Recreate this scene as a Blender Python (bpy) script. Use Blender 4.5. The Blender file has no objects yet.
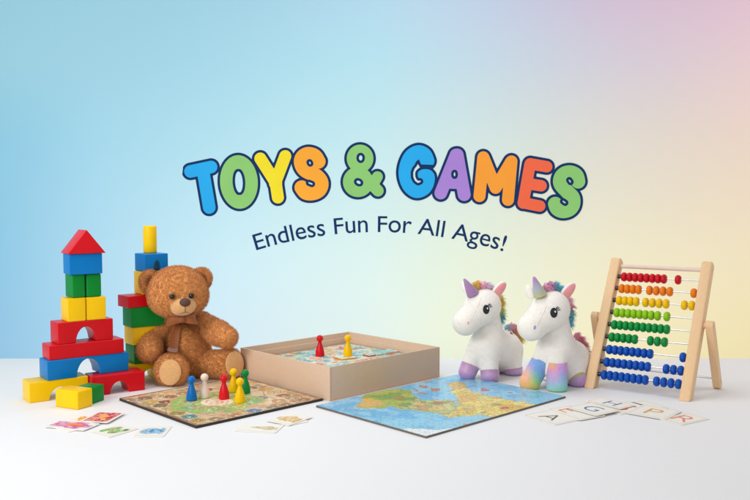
import bpy, bmesh, math, random
import numpy as np
from mathutils import Vector, Matrix
random.seed(7); RNG = np.random.default_rng(11)
S = bpy.context.scene; COL = S.collection
PI = math.pi
# ------------------------------------------------------------------ camera model
F = 830.0; CX, CY = 375.0, 250.0; CAMH = 0.42; PITCH = math.atan(50/F)
cp, sp = math.cos(PITCH), math.sin(PITCH)
def ray(px, py):
    a, b = (px-CX)/F, -(py-CY)/F
    return (a, cp + b*sp, -sp + b*cp)
def on_z(px, py, z=0.0):
    d = ray(px, py); t = (z-CAMH)/d[2]
    return Vector((d[0]*t, d[1]*t, z))
def at_y(px, py, Y):
    d = ray(px, py); t = Y/d[1]
    return Vector((d[0]*t, Y, CAMH + d[2]*t))
def proj(p):
    x, y, z = p[0], p[1], p[2]-CAMH
    dep = y*cp - z*sp; up = y*sp + z*cp
    return (CX + F*x/dep, CY - F*up/dep)
def mpp(Y): return Y/F
# ------------------------------------------------------------------ scene objects
def props(o, label=None, cat=None, group=None, kind=None):
    if label: o['label'] = label
    if cat: o['category'] = cat
    if group: o['group'] = group
    if kind: o['kind'] = kind
    return o
def thing(name, label, cat, loc=(0,0,0), group=None):
    o = bpy.data.objects.new(name, None); COL.objects.link(o); o.location = loc
    o.empty_display_size = .02
    return props(o, label, cat, group)
def link(name, me, m=None, parent=None, world=True):
    """mesh data given in world coordinates; origin moved to its base (or to its parent's)"""
    o = bpy.data.objects.new(name, me); COL.objects.link(o)
    if m is not None: me.materials.append(m)
    if parent is not None:
        o.parent = parent
        if world:
            r = parent
            off = Vector((0,0,0))
            while r is not None: off += r.location; r = r.parent
            me.transform(Matrix.Translation(-off))
    elif world and len(me.vertices):
        co = np.empty(len(me.vertices)*3, np.float32); me.vertices.foreach_get('co', co); co = co.reshape(-1,3)
        c = (co.min(0)+co.max(0))/2; base = Vector((float(c[0]), float(c[1]), float(co[:,2].min())))
        me.transform(Matrix.Translation(-base)); o.location = base
    return o
def smooth(me, ang=None):
    me.polygons.foreach_set('use_smooth', [True]*len(me.polygons))
    if ang is not None: me.set_sharp_from_angle(angle=math.radians(ang))
    return me
def bm_mesh(bm, ang=35):
    bmesh.ops.recalc_face_normals(bm, faces=bm.faces)
    me = bpy.data.meshes.new('m'); bm.to_mesh(me); bm.free()
    return smooth(me, ang)
def np_mesh(v, f, ang=None, col=None):
    me = bpy.data.meshes.new('m'); v = np.asarray(v, np.float32); f = np.asarray(f, np.int32)
    n, k = f.shape
    me.vertices.add(len(v)); me.vertices.foreach_set('co', v.ravel())
    me.loops.add(n*k); me.loops.foreach_set('vertex_index', f.ravel())
    me.polygons.add(n); me.polygons.foreach_set('loop_start', np.arange(0, n*k, k, dtype=np.int32))
    me.update(calc_edges=True)
    if col is not None:
        a = me.color_attributes.new('Col', 'FLOAT_COLOR', 'POINT')
        c = np.ones((len(v),4), np.float32); c[:,:3] = col
        a.data.foreach_set('color', c.ravel())
    return smooth(me, ang)
# ------------------------------------------------------------------ colours / materials
def lin(c):
    c = np.asarray(c, float)/255.0
    return np.where(c <= .04045, c/12.92, ((c+.055)/1.055)**2.4)
def srgb(*c): return tuple(float(x) for x in lin(c)) + (1.0,)
def mat(name, color=None, rough=.5, spec=.5, var=.06, nscale=40., bump=0., bscale=300., coat=0., sheen=0., attr=False, sss=0., metal=0., rvar=.0, grain=None, wear=None):
    m = bpy.data.materials.new(name); m.use_nodes = True
    nt = m.node_tree; N = nt.nodes; L = nt.links
    b = N['Principled BSDF']
    b.inputs['Roughness'].default_value = rough; b.inputs['Specular IOR Level'].default_value = spec
    b.inputs['Metallic'].default_value = metal
    b.inputs['Coat Weight'].default_value = coat; b.inputs['Coat Roughness'].default_value = .15
    b.inputs['Sheen Weight'].default_value = sheen; b.inputs['Sheen Roughness'].default_value = .5
    if sss:
        b.inputs['Subsurface Weight'].default_value = sss; b.inputs['Subsurface Radius'].default_value = (.004,.003,.002)
        b.inputs['Subsurface Scale'].default_value = 1.0
    tc = N.new('ShaderNodeTexCoord'); src = tc.outputs['Object']
    if grain:
        mp = N.new('ShaderNodeMapping'); mp.inputs['Scale'].default_value = grain; L.new(src, mp.inputs['Vector']); src = mp.outputs[0]
    nz = N.new('ShaderNodeTexNoise'); nz.inputs['Scale'].default_value = nscale; nz.inputs['Detail'].default_value = 6
    L.new(src, nz.inputs['Vector'])
    mr = N.new('ShaderNodeMapRange'); mr.inputs['From Min'].default_value = .25; mr.inputs['From Max'].default_value = .75
    mr.inputs['To Min'].default_value = 1-var; mr.inputs['To Max'].default_value = 1+var
    L.new(nz.outputs['Fac'], mr.inputs['Value'])
    mx = N.new('ShaderNodeMix'); mx.data_type = 'RGBA'; mx.blend_type = 'MULTIPLY'; mx.inputs['Factor'].default_value = 1
    if attr:
        at = N.new('ShaderNodeAttribute'); at.attribute_name = 'Col'; L.new(at.outputs['Color'], mx.inputs['A'])
    else: mx.inputs['A'].default_value = color
    L.new(mr.outputs[0], mx.inputs['B']); L.new(mx.outputs['Result'], b.inputs['Base Color'])
    if rvar:
        r2 = N.new('ShaderNodeMapRange'); r2.inputs['To Min'].default_value = rough-rvar; r2.inputs['To Max'].default_value = rough+rvar
        n3 = N.new('ShaderNodeTexNoise'); n3.inputs['Scale'].default_value = 60; L.new(tc.outputs['Object'], n3.inputs['Vector'])
        L.new(n3.outputs['Fac'], r2.inputs['Value']); L.new(r2.outputs[0], b.inputs['Roughness'])
    if bump:
        n2 = N.new('ShaderNodeTexNoise'); n2.inputs['Scale'].default_value = bscale; n2.inputs['Detail'].default_value = 4
        L.new(src, n2.inputs['Vector'])
        bp = N.new('ShaderNodeBump'); bp.inputs['Strength'].default_value = bump; bp.inputs['Distance'].default_value = .001
        L.new(n2.outputs['Fac'], bp.inputs['Height']); L.new(bp.outputs[0], b.inputs['Normal'])
    return m
def paint(name, *c, rough=.33):
    return mat(name, srgb(*c), rough=rough, spec=.17, var=.05, nscale=25, bump=.10, bscale=220, coat=.05, rvar=.07, grain=(1,1,.35))
M = dict(
    red=paint('red_paint', 206, 12, 26), blue=paint('blue_paint', 0, 120, 196), green=paint('green_paint', 0, 134, 46),
    yellow=paint('yellow_paint', 248, 200, 8), roofred=paint('roof_red_paint', 214, 20, 32),
    wood=mat('beech_wood', srgb(232, 194, 150), rough=.5, spec=.35, var=.055, nscale=22, bump=.05, bscale=60, grain=(14,14,1)),
    steel=mat('steel_rod', srgb(205, 205, 208), rough=.28, metal=.9, var=.03),
    black=mat('black_plastic', srgb(22, 22, 24), rough=.3),
    kraft=mat('kraft_board', srgb(216, 188, 163), rough=.75, spec=.2, var=.04, nscale=220, bump=.12, bscale=900),
    cardwhite=mat('card_white', srgb(238, 234, 226), rough=.55, spec=.3, var=.02),
    print=mat('printed_paper', rough=.38, spec=.4, attr=True, var=.03, nscale=300),
    darkedge=mat('dark_board_edge', srgb(44, 38, 36), rough=.7),
    greyedge=mat('grey_board_edge', srgb(112, 100, 92), rough=.8),
    table=mat('white_laminate', srgb(236, 236, 238), rough=.55, spec=.15, var=.012, nscale=260, bump=.03, bscale=700),
)
# ------------------------------------------------------------------ numpy noise + painting
def vnoise(x, y, seed=0):
    r = np.random.default_rng(seed); T = r.random((64,64))
    xi = np.floor(x).astype(int); yi = np.floor(y).astype(int); fx = x-xi; fy = y-yi
    fx = fx*fx*(3-2*fx); fy = fy*fy*(3-2*fy)
    g = lambda i, j: T[i % 64, j % 64]
    return (g(xi,yi)*(1-fx)+g(xi+1,yi)*fx)*(1-fy)+(g(xi,yi+1)*(1-fx)+g(xi+1,yi+1)*fx)*fy
def fbm(x, y, seed=0, o=4):
    s = 0; a = .5; t = 0
    for k in range(o): s = s + a*vnoise(x*2**k+k*7.3, y*2**k+k*3.1, seed+k); t += a; a *= .5
    return s/t
def sstep(a, b, x):
    t = np.clip((x-a)/(b-a), 0, 1); return t*t*(3-2*t)
def blend(c, col, w):
    return c*(1-w[...,None]) + lin(col)*w[...,None]
def in_poly(x, y, P):
    r = np.zeros(x.shape, bool); n = len(P)
    for i in range(n):
        x0,y0 = P[i]; x1,y1 = P[(i+1)%n]
        if y0 == y1: continue
        c = ((y0 > y) != (y1 > y)) & (x < (x1-x0)*(y-y0)/(y1-y0)+x0)
        r ^= c
    return r
def seg_d(x, y, a, b):
    dx, dy = b[0]-a[0], b[1]-a[1]; L2 = dx*dx+dy*dy+1e-12
    t = np.clip(((x-a[0])*dx+(y-a[1])*dy)/L2, 0, 1)
    return np.hypot(x-a[0]-t*dx, y-a[1]-t*dy)
class Rect:
    """a rectangle lying level, built from the four ground corners p00 (origin), p10 (along u), p01 (along v)"""
    def __init__(s, o, u, v):
        s.o = Vector(o); s.u = Vector(u); s.v = Vector(v); s.U = s.u.length; s.V = s.v.length
        s.ud = s.u/s.U; s.vd = s.v/s.V
    def local(s, p):
        q = Vector((p[0], p[1], 0)) - Vector((s.o[0], s.o[1], 0)); return (q.dot(s.ud), q.dot(s.vd))
def rect_quad(P, z=0.0):
    """P: left, front, right, back pixel corners -> true rectangle (u: left->front, v: left->back)"""
    w = [on_z(*p, z) for p in P]; c = sum(w, Vector())/4
    u = ((w[1]-w[0])+(w[2]-w[3]))/2; v = ((w[3]-w[0])+(w[2]-w[1]))/2
    ang = math.atan2(u.y, u.x); ang2 = math.atan2(v.y, v.x)-PI/2
    d = (ang2-ang+PI) % (2*PI)-PI; a = ang+d/2
    ud = Vector((math.cos(a), math.sin(a), 0)); vd = Vector((-math.sin(a), math.cos(a), 0))
    u = ud*u.length; v = vd*v.length
    return Rect(c-u/2-v/2, u, v)
def painted_sheet(R, z, n, func):
    nu = n; nv = max(2, int(n*R.V/R.U))
    a = np.linspace(0, R.U, nu); b = np.linspace(0, R.V, nv); A, B = np.meshgrid(a, b, indexing='ij')
    X = R.o[0]+R.ud[0]*A+R.vd[0]*B; Y = R.o[1]+R.ud[1]*A+R.vd[1]*B
    v = np.stack([X, Y, np.full_like(X, z)], -1).reshape(-1,3)
    i = np.arange(nu*nv).reshape(nu, nv)
    f = np.stack([i[:-1,:-1], i[1:,:-1], i[1:,1:], i[:-1,1:]], -1).reshape(-1,4)
    return np_mesh(v, f, None, func(A, B).reshape(-1,3))
def box_bm(bm, o, u, v, w, bev=.002, seg=3):
    o, u, v, w = map(Vector, (o,u,v,w)); vs = []
    for k in range(2):
        for (i,j) in ((0,0),(1,0),(1,1),(0,1)): vs.append(bm.verts.new(o+u*i+v*j+w*k))
    fs = [(0,3,2,1),(4,5,6,7),(0,1,5,4),(1,2,6,5),(2,3,7,6),(3,0,4,7)]
    F_ = [bm.faces.new([vs[q] for q in f]) for f in fs]
    if bev:
        E = list({e for f in F_ for e in f.edges})
        bmesh.ops.bevel(bm, geom=E, offset=bev, segments=seg, profile=.6, affect='EDGES')
def slab(R, z0, z1, bev=.0006):
    bm = bmesh.new(); box_bm(bm, (R.o[0],R.o[1],z0), R.u, R.v, (0,0,z1-z0), bev, 2); return bm_mesh(bm)
def prism(pts, o, u, w, n, depth, bev=.002):
    """profile pts (a,b) in the plane o + a*u + b*w, extruded by depth along n, edges rounded"""
    bm = bmesh.new(); o, u, w, n = map(Vector, (o,u,w,n))
    A = [bm.verts.new(o+u*a+w*b) for a,b in pts]; B = [bm.verts.new(o+u*a+w*b+n*depth) for a,b in pts]
    k = len(pts); bm.faces.new(A); bm.faces.new(B[::-1])
    for i in range(k): bm.faces.new([A[i], B[i], B[(i+1)%k], A[(i+1)%k]])
    bmesh.ops.recalc_face_normals(bm, faces=bm.faces); bm.edges.ensure_lookup_table()
    E = [e for e in bm.edges if len(e.link_faces) == 2 and e.calc_face_angle() > .5]
    if bev: bmesh.ops.bevel(bm, geom=E, offset=bev, segments=3, profile=.6, affect='EDGES')
    return bm_mesh(bm)
def lathe(profile, c, axis=(0,0,1), n=32, ang=50):
    ax = Vector(axis).normalized(); q = ax.to_track_quat('Z','Y').to_matrix(); c = Vector(c)
    v = []; f = []
    for r, z in profile:
        for k in range(n):
            a = 2*PI*k/n; v.append(c+q@Vector((r*math.cos(a), r*math.sin(a), z)))
    m_ = len(profile)
    for i in range(m_-1):
        for k in range(n): f.append((i*n+k, i*n+(k+1)%n, (i+1)*n+(k+1)%n, (i+1)*n+k))
    me = bpy.data.meshes.new('m'); me.from_pydata(v, [], f + [tuple(range(n))[::-1], tuple(range((m_-1)*n, m_*n))]); me.update()
    return smooth(me, ang)
def tube(a, b, r, n=12): 
    a, b = Vector(a), Vector(b); L_ = (b-a).length
    return lathe([(r,0),(r,L_)], a, b-a, n)
# ------------------------------------------------------------------ implicit surfaces
def smin(a, b, k):
    h = np.clip(.5+.5*(b-a)/k, 0, 1); return b*(1-h)+a*h-k*h*(1-h)
def ell(p, c, r, R=None):
    q = p-np.asarray(c)
    if R is not None: q = q@np.asarray(R)
    r = np.asarray(r, float); k0 = np.linalg.norm(q/r, axis=-1); k1 = np.linalg.norm(q/(r*r), axis=-1)+1e-9
    return k0*(k0-1)/k1
def rcone(p, a, b, ra, rb):
    a = np.asarray(a, float); b = np.asarray(b, float); d = b-a
    t = np.clip(((p-a)@d)/(d@d), 0, 1)
    return np.linalg.norm(p-a-t[...,None]*d, axis=-1)-(ra+(rb-ra)*t)
def nets(fn, lo, hi, h):
    lo = np.asarray(lo, float); n = np.ceil((np.asarray(hi)-lo)/h).astype(int)+1
    g = np.stack(np.meshgrid(*[lo[i]+h*np.arange(n[i]) for i in range(3)], indexing='ij'), -1)
    V = fn(g); s = V < 0; C = tuple(n-1)
    acc = np.zeros(C+(3,)); cnt = np.zeros(C)
    def sl(a, o, full): return slice(o, o+full)
    for ax in range(3):
        o1, o2 = [i for i in range(3) if i != ax]
        for b1 in (0,1):
            for b2 in (0,1):
                i0 = [None]*3; i1 = [None]*3
                i0[ax] = slice(0, n[ax]-1); i1[ax] = slice(1, n[ax])
                for o, b in ((o1,b1),(o2,b2)): i0[o] = i1[o] = slice(b, b+n[o]-1)
                i0, i1 = tuple(i0), tuple(i1)
                x = s[i0] != s[i1]; va, vb = V[i0], V[i1]
                t = np.where(x, va/np.where(x, va-vb, 1), 0)
                P = g[i0]+(g[i1]-g[i0])*t[...,None]
                acc += P*x[...,None]; cnt += x
    act = cnt > 0; idx = -np.ones(C, int); idx[act] = np.arange(act.sum())
    v = acc[act]/cnt[act][:,None]; Q = []
    for ax in range(3):
        o1, o2 = [(1,2),(2,0),(0,1)][ax]
        i0 = [None]*3; i1 = [None]*3
        i0[ax] = slice(0, n[ax]-1); i1[ax] = slice(1, n[ax])
        for o in (o1,o2): i0[o] = i1[o] = slice(1, n[o]-1)
        a, b = s[tuple(i0)], s[tuple(i1)]
        for flip, sel in ((False, a & ~b), (True, ~a & b)):
            w = np.argwhere(sel)
            if not len(w): continue
            w[:,o1] += 1; w[:,o2] += 1
            def cid(d1, d2):
                k = w.copy(); k[:,o1] += d1; k[:,o2] += d2; return idx[k[:,0],k[:,1],k[:,2]]
            q = np.stack([cid(-1,-1), cid(0,-1), cid(0,0), cid(-1,0)], 1)
            Q.append(q[:,::-1] if flip else q)
    return v, np.concatenate(Q)
def tri_sample(v, f, n):
    T = np.concatenate([f[:,[0,1,2]], f[:,[0,2,3]]]); a, b, c = v[T[:,0]], v[T[:,1]], v[T[:,2]]
    cr = np.cross(b-a, c-a); ar = np.linalg.norm(cr, axis=1)
    k = RNG.choice(len(T), n, p=ar/ar.sum()); r1 = np.sqrt(RNG.random(n)); r2 = RNG.random(n)
    P = a[k]*(1-r1)[:,None]+b[k]*(r1*(1-r2))[:,None]+c[k]*(r1*r2)[:,None]
    return P, cr[k]/(ar[k][:,None]+1e-12)
def strands(P, D, L, rad, curl, segs=3, lean=None, turns=1.0):
    """tapered three-sided hairs rooted at P along D; returns vertices, quads, strand index"""
    n = len(P); D = D/np.linalg.norm(D, axis=1)[:,None]
    ref = RNG.normal(size=(n,3)); A = np.cross(D, ref); A /= np.linalg.norm(A, axis=1)[:,None]; B = np.cross(D, A)
    ph = RNG.random(n)*2*PI; vs = []
    L = np.asarray(L)*np.ones(n)
    for i in range(segs+1):
        t = i/segs; ang = ph+turns*2*PI*t
        c = P + D*(L*t*(1-.25*curl*t))[:,None] + (A*np.cos(ang)[:,None]+B*np.sin(ang)[:,None])*(L*curl*.33*t**.8)[:,None]
        if lean is not None: c = c+lean*(L*t*t)[:,None]
        r = rad*(1-.72*t)
        for k in range(3):
            a = 2*PI*k/3; vs.append(c+(A*math.cos(a)+B*math.sin(a))*r)
    v = np.stack(vs, 1); m_ = (segs+1)*3; base = (np.arange(n)*m_)[:,None]; q = []
    for i in range(segs):
        for k in range(3): q.append(np.stack([base[:,0]+i*3+k, base[:,0]+i*3+(k+1)%3, base[:,0]+(i+1)*3+(k+1)%3, base[:,0]+(i+1)*3+k], 1))
    return v.reshape(-1,3), np.concatenate(q), np.repeat(np.arange(n), m_)
def furry(v, f, n, L, rad, curl, colfn, base=None, lean=None, jitter=.35, lmin=.6, keep=None, turns=1.0, segs=3, shade=.14, clump=0):
    P, N_ = tri_sample(v, f, n)
    if keep is not None:
        k = keep(P); P, N_ = P[k], N_[k]
    D = N_+RNG.normal(size=P.shape)*jitter
    cs_k = np.ones((len(P),1))
    if clump:
        K = RNG.choice(len(P), clump, replace=False); Pf = P.astype(np.float32)-P.mean(0).astype(np.float32); Q = Pf[K]; q2 = (Q*Q).sum(1); near = np.concatenate([np.argmin(q2-2*Pf[i:i+1500]@Q.T, 1) for i in range(0, len(P), 1500)])
        to = P[K][near]-P; D = D+to/L*.8+RNG.normal(size=(clump,3))[near]*.22; cs_k = (1+RNG.normal(size=(clump,1))*.07)[near]
    Ln = L*(lmin+(1-lmin)*RNG.random(len(P)))
    ln = None if lean is None else np.tile(np.asarray(lean, float), (len(P),1))
    sv, sf, si = strands(P-N_*rad, D, Ln, rad, curl, segs, ln, turns)
    c0 = colfn(v); cs = colfn(P)*cs_k*(1+RNG.normal(size=(len(P),1))*shade).clip(.55, 1.5)
    return np.concatenate([v, sv]), np.concatenate([f, sf+len(v)]), np.concatenate([c0, cs[si]])
def rotm(yaw=0, tilt=0, roll=0):
    return np.array(Matrix.Rotation(yaw,3,'Z')@Matrix.Rotation(tilt,3,'X')@Matrix.Rotation(roll,3,'Y'))
def blob(c, r, R=None, n=24):
    bm = bmesh.new(); bmesh.ops.create_uvsphere(bm, u_segments=n, v_segments=n//2+2, radius=1)
    Mx = Matrix.Diagonal((*r,1)); 
    if R is not None: Mx = Matrix(R.tolist()).to_4x4()@Mx
    bmesh.ops.transform(bm, matrix=Matrix.Translation(c)@Mx, verts=bm.verts)
    return bm_mesh(bm, None) if False else bm_mesh(bm, 80)

# =================================================================== SETTING
TY = on_z(375, 358.5).y
bm = bmesh.new(); box_bm(bm, (-2.6, .25, -.04), (5.2,0,0), (0,TY-.25,0), (0,0,.04), .0015, 2)
props(link('tabletop', bm_mesh(bm), M['table']), kind='structure')
WY = TY+.7
bm = bmesh.new(); box_bm(bm, (-2.8, WY, -.9), (5.6,0,0), (0,.02,0), (0,0,3.0), 0)
def backdrop_mat():
    m = bpy.data.materials.new('gradient_backdrop_paper'); m.use_nodes = True; nt = m.node_tree; N = nt.nodes; L = nt.links
    b = N['Principled BSDF']; b.inputs['Roughness'].default_value = .85; b.inputs['Specular IOR Level'].default_value = .1
    tc = N.new('ShaderNodeTexCoord'); sx = N.new('ShaderNodeSeparateXYZ'); L.new(tc.outputs['Object'], sx.inputs[0])
    # object coords: x across, z up from the sheet's lower edge
    zt, zb = at_y(375,0,WY).z+.9, at_y(375,358,WY).z+.9
    xl, xr = at_y(0,250,WY).x, at_y(750,250,WY).x
    def mr(sock, a, c): 
        n = N.new('ShaderNodeMapRange'); n.inputs['From Min'].default_value = a; n.inputs['From Max'].default_value = c; L.new(sock, n.inputs['Value']); return n.outputs[0]
    u = mr(sx.outputs['X'], xl, xr); v = mr(sx.outputs['Z'], zb, zt)
    def ramp(sock, stops):
        n = N.new('ShaderNodeValToRGB'); n.color_ramp.interpolation = 'LINEAR'; e = n.color_ramp.elements
        while len(e) < len(stops): e.new(.5)
        for q, (p, c) in zip(e, stops): q.position = p; q.color = srgb(*c)
        L.new(sock, n.inputs[0]); return n.outputs[0]
    def mix(fac, a, c):
        n = N.new('ShaderNodeMix'); n.data_type = 'RGBA'; L.new(fac, n.inputs['Factor']); L.new(a, n.inputs['A']); L.new(c, n.inputs['B']); return n.outputs['Result']
    c = None
    for k, (py, stops) in enumerate(ROWS_BG):
        rw = ramp(u, [(x/750, q) for x, q in stops])
        if c is None: c = rw; last = py; continue
        n = N.new('ShaderNodeMapRange'); n.interpolation_type = 'LINEAR'; n.inputs['From Min'].default_value = at_y(375,last,WY).z+.9; n.inputs['From Max'].default_value = at_y(375,py,WY).z+.9
        L.new(sx.outputs['Z'], n.inputs['Value']); c = mix(n.outputs[0], c, rw); last = py
    L.new(c, b.inputs['Base Color']); return m
ROWS_BG = [(0,[(0,(160,216,234)),(200,(168,220,241)),(375,(180,220,240)),(500,(200,212,236)),(620,(224,204,226)),(750,(232,200,216))]),
 (60,[(0,(163,217,236)),(200,(170,221,241)),(375,(182,226,240)),(500,(202,220,234)),(620,(221,213,226)),(750,(234,208,211))]),
 (140,[(0,(150,211,238)),(100,(168,221,242)),(375,(196,232,239)),(500,(214,230,227)),(620,(229,224,215)),(750,(237,216,202))]),
 (250,[(0,(150,208,238)),(100,(177,220,242)),(230,(201,234,245)),(375,(218,240,237)),(450,(227,240,224)),(620,(240,234,205)),(750,(242,228,196))]),
 (350,[(0,(155,206,238)),(100,(177,217,241)),(230,(214,236,248)),(375,(227,242,236)),(440,(234,243,222)),(620,(247,238,196)),(750,(244,231,182))])]
me = bm_mesh(bm); bd = bpy.data.objects.new('backdrop', me); COL.objects.link(bd)
me.transform(Matrix.Translation((0,-WY,.9))); bd.location = (0, WY, -.9); me.materials.append(backdrop_mat()); props(bd, kind='structure')

# =================================================================== LETTERING ON THE BACKDROP
def contours(fn, x0, x1, y0, y1, h):
    xs = np.arange(x0, x1+h, h); ys = np.arange(y0, y1+h, h); X, Y = np.meshgrid(xs, ys, indexing='ij'); V = fn(X, Y)
    s = V < 0; nxt = {}; pts = {}
    def ep(i, j, ax):
        k = (i,j,ax)
        if k not in pts:
            i2, j2 = (i+1,j) if ax == 0 else (i,j+1); a, b = V[i,j], V[i2,j2]; t = a/(a-b)
            pts[k] = (xs[i]+(xs[i2]-xs[i])*t, ys[j]+(ys[j2]-ys[j])*t)
        return k
    mixed = np.argwhere((s[:-1,:-1].astype(int)+s[1:,:-1]+s[:-1,1:]+s[1:,1:]) % 4 > 0)
    for i, j in mixed:
        c = (s[i,j], s[i+1,j], s[i+1,j+1], s[i,j+1])
        e = [(i,j,0), (i+1,j,1), (i,j+1,0), (i,j,1)]  # bottom,right,top,left
        ent = [k for k in range(4) if c[k] and not c[(k+1)%4]]; ext = [k for k in range(4) if not c[k] and c[(k+1)%4]]
        for a in ent:
            b = min(ext, key=lambda q: (a-q) % 4) if len(ext) > 1 else ext[0]
            nxt[ep(*e[b])] = ep(*e[a])
    loops = []; seen = set()
    for k0 in list(nxt):
        if k0 in seen: continue
        L = []; k = k0
        while k not in seen and k in nxt: seen.add(k); L.append(pts[k]); k = nxt[k]
        if len(L) > 6: loops.append(L)
    return loops
def flat_mesh(loops, conv, front, thick):
    """closed outlines -> filled plate facing -Y between y=front and y=front+thick"""
    cu = bpy.data.curves.new('c', 'CURVE'); cu.dimensions = '2D'; cu.fill_mode = 'BOTH'; cu.extrude = thick/2
    for L in loops:
        sp_ = cu.splines.new('POLY'); sp_.points.add(len(L)-1); sp_.use_cyclic_u = True
        for q, p in zip(sp_.points, L):
            w = conv(*p); q.co = (w.x, w.z, 0, 1)
    o = bpy.data.objects.new('c', cu); COL.objects.link(o); dg = bpy.context.evaluated_depsgraph_get()
    me = bpy.data.meshes.new_from_object(o.evaluated_get(dg)); bpy.data.objects.remove(o)
    me.transform(Matrix.Translation((0, front+thick/2, 0))@Matrix.Rotation(PI/2, 4, 'X'))
    return me
def caps(segs, r): return lambda x, y: np.minimum.reduce([seg_d(x,y,a,b)-(q if q else r) for a,b,q in segs])
def path(P, r, cut=()):
    def fn(x, y):
        d = np.minimum.reduce([seg_d(x,y,P[i],P[i+1]) for i in range(len(P)-1)])-r
        for a,b,c,e,q in cut: d = np.maximum(d, q-seg_d(x,y,(a,b),(c,e)))
        return d
    return fn
def spl(P, n=6):
    out = []; Q = [P[0]]+list(P)+[P[-1]]
    for i in range(1, len(Q)-2):
        for k in range(n):
            t = k/n; a,b,c,d = [np.array(q, float) for q in Q[i-1:i+3]]
            out.append(tuple(.5*((2*b)+(c-a)*t+(2*a-5*b+4*c-d)*t*t+(3*b-a-3*c+d)*t**3)))
    out.append(P[-1]); return out
def ell2(x, y, c, r, a=0):
    dx, dy = x-c[0], y-c[1]; ca, sa = math.cos(a), math.sin(a); X, Y = dx*ca+dy*sa, -dx*sa+dy*ca
    k0 = np.hypot(X/r[0], Y/r[1]); k1 = np.hypot(X/r[0]**2, Y/r[1]**2)+1e-9; return k0*(k0-1)/k1
LA, LB = (170,135), (380,135); LS = 750/220
Y_ = None
TITLE = [
 ('T', LA, caps([((70,124),(140,109),0),((112,118),(134,247),0)], 28), (40,170,236), (42,38,172,280)),
 ('O', LA, lambda x,y: np.maximum(ell2(x,y,(235,160),(71,98),-.06), -ell2(x,y,(235,160),(15,38),-.06)), (142,202,116), (155,50,315,270)),
 ('Y', LA, caps([((308,80),(362,165),0),((393,72),(358,165),0),((360,160),(368,213),0)], 27), (242,222,46), (270,35,430,250)),
 ('S', LA, path(spl([(506,90),(493,71),(470,65),(452,75),(447,95),(461,120),(500,140),(516,163),(509,187),(487,198),(463,196),(449,179)]), 31, [(476,93,478,97,4.5),(474,163,484,167,4.5)]), (247,168,56), (405,25,560,240)),
 ('ampersand', LA, lambda x,y: np.minimum.reduce([np.maximum(ell2(x,y,(648,80),(52,54)), -ell2(x,y,(650,78),(8,11))),
     np.maximum(ell2(x,y,(641,160),(58,58)), -ell2(x,y,(643,161),(10,7),.5)), seg_d(x,y,(682,162),(709,190))-26, seg_d(x,y,(707,142),(690,172))-25]), (140,200,116), (575,15,750,230)),
 ('G', LB, path(spl([(161,88),(151,67),(130,59),(106,73),(91,104),(88,138),(100,172),(123,190),(147,183),(159,165),(162,143),(150,141)]), 31, [(130,106,121,116,5.5),(121,116,116.5,128,5.5),(116.5,128,117,143,5.5),(117,143,122,154,5.5),(122,154,130,160,5.5),(130,160,136,158,5),(132,107,196,109,.4)]), (40,170,236), (48,18,205,235)),
 ('A', LB, lambda x,y: np.maximum(caps([((259,68),(207,198),28),((263,68),(287,203),28.5),((225,164),(280,166),25)], 27)(x,y), -ell2(x,y,(254,134),(5,9))), (168,132,212), (170,28,325,242)),
 ('M', LB, caps([((352,76),(339,208),0),((448,90),(436,221),0),((354,80),(394,180),0),((446,92),(394,180),0)], 27), (245,158,58), (302,40,488,262)),
 ('E', LB, caps([((511,100),(488,232),0),((512,98),(568,108),0),((500,165),(549,173),0),((488,231),(544,242),0)], 26), (238,106,72), (450,60,605,280)),
 ('S', LB, path(spl([(675,158),(669,138),(651,128),(630,131),(616,146),(616,168),(640,195),(657,214),(657,238),(644,254),(622,259),(604,251),(597,235)]), 31, [(645,154,649,160,4.5),(624,226,631,231,4.5)]), (140,200,116), (555,85,717,302)),
]
navy = mat('navy_ink', srgb(16, 50, 98), rough=.7, spec=.15, var=.05)
inks = {}
def ink(c):
    if c not in inks: inks[c] = mat('ink_%02d' % len(inks), srgb(*c), rough=.65, spec=.15, var=.045, nscale=9)
    return inks[c]
base = at_y(385, 215, WY-.004)
title = thing('wall_lettering', 'large curved title of colourful bubble letters outlined in navy on the backdrop', 'lettering', (base.x, WY-.004, base.z))
for q, (ch, O, fn, c, bb) in enumerate(TITLE):
    conv = lambda x, y, O=O: at_y(O[0]+x/LS, O[1]+y/LS, WY)
    yf = WY-.0005-.00012*q
    bk = link('letter', flat_mesh(contours(lambda x, y: fn(x, y)-2.0, bb[0], bb[2], bb[1], bb[3], 2.0), conv, yf, WY-.00008-yf), navy, title)
    link('letter_face', flat_mesh(contours(lambda x, y: fn(x, y)+6.6, bb[0], bb[2], bb[1], bb[3], 2.0), conv, yf-.00009, .00008), ink(c), bk)
# the line below: built-in font, letters set one by one along an arc
def text_mesh(s, ext=0.0, off=0.0):
    cu = bpy.data.curves.new('t', 'FONT'); cu.body = s; cu.extrude = ext; cu.offset = off; cu.resolution_u = 6
    o = bpy.data.objects.new('t', cu); COL.objects.link(o); dg = bpy.context.evaluated_depsgraph_get()
    me = bpy.data.meshes.new_from_object(o.evaluated_get(dg)); bpy.data.objects.remove(o); return me
def xmax(me): return max(v.co.x for v in me.vertices)
def xmin(me): return min(v.co.x for v in me.vertices)
SL = 'Endless Fun For All Ages!'
wI = xmax(text_mesh('I')); full = xmax(text_mesh(SL))-xmin(text_mesh(SL))
b2 = at_y(378, 240, WY); sg = thing('slogan_lettering', 'thin navy slogan lettering set in an arc below the bubble title', 'lettering', (b2.x, WY-.004, b2.z))
arcR = 414.0; arcC = (378.0, 646.0); half = 17.3*PI/180; capH = 15.8; k_ = 2*half*arcR/full
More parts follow.
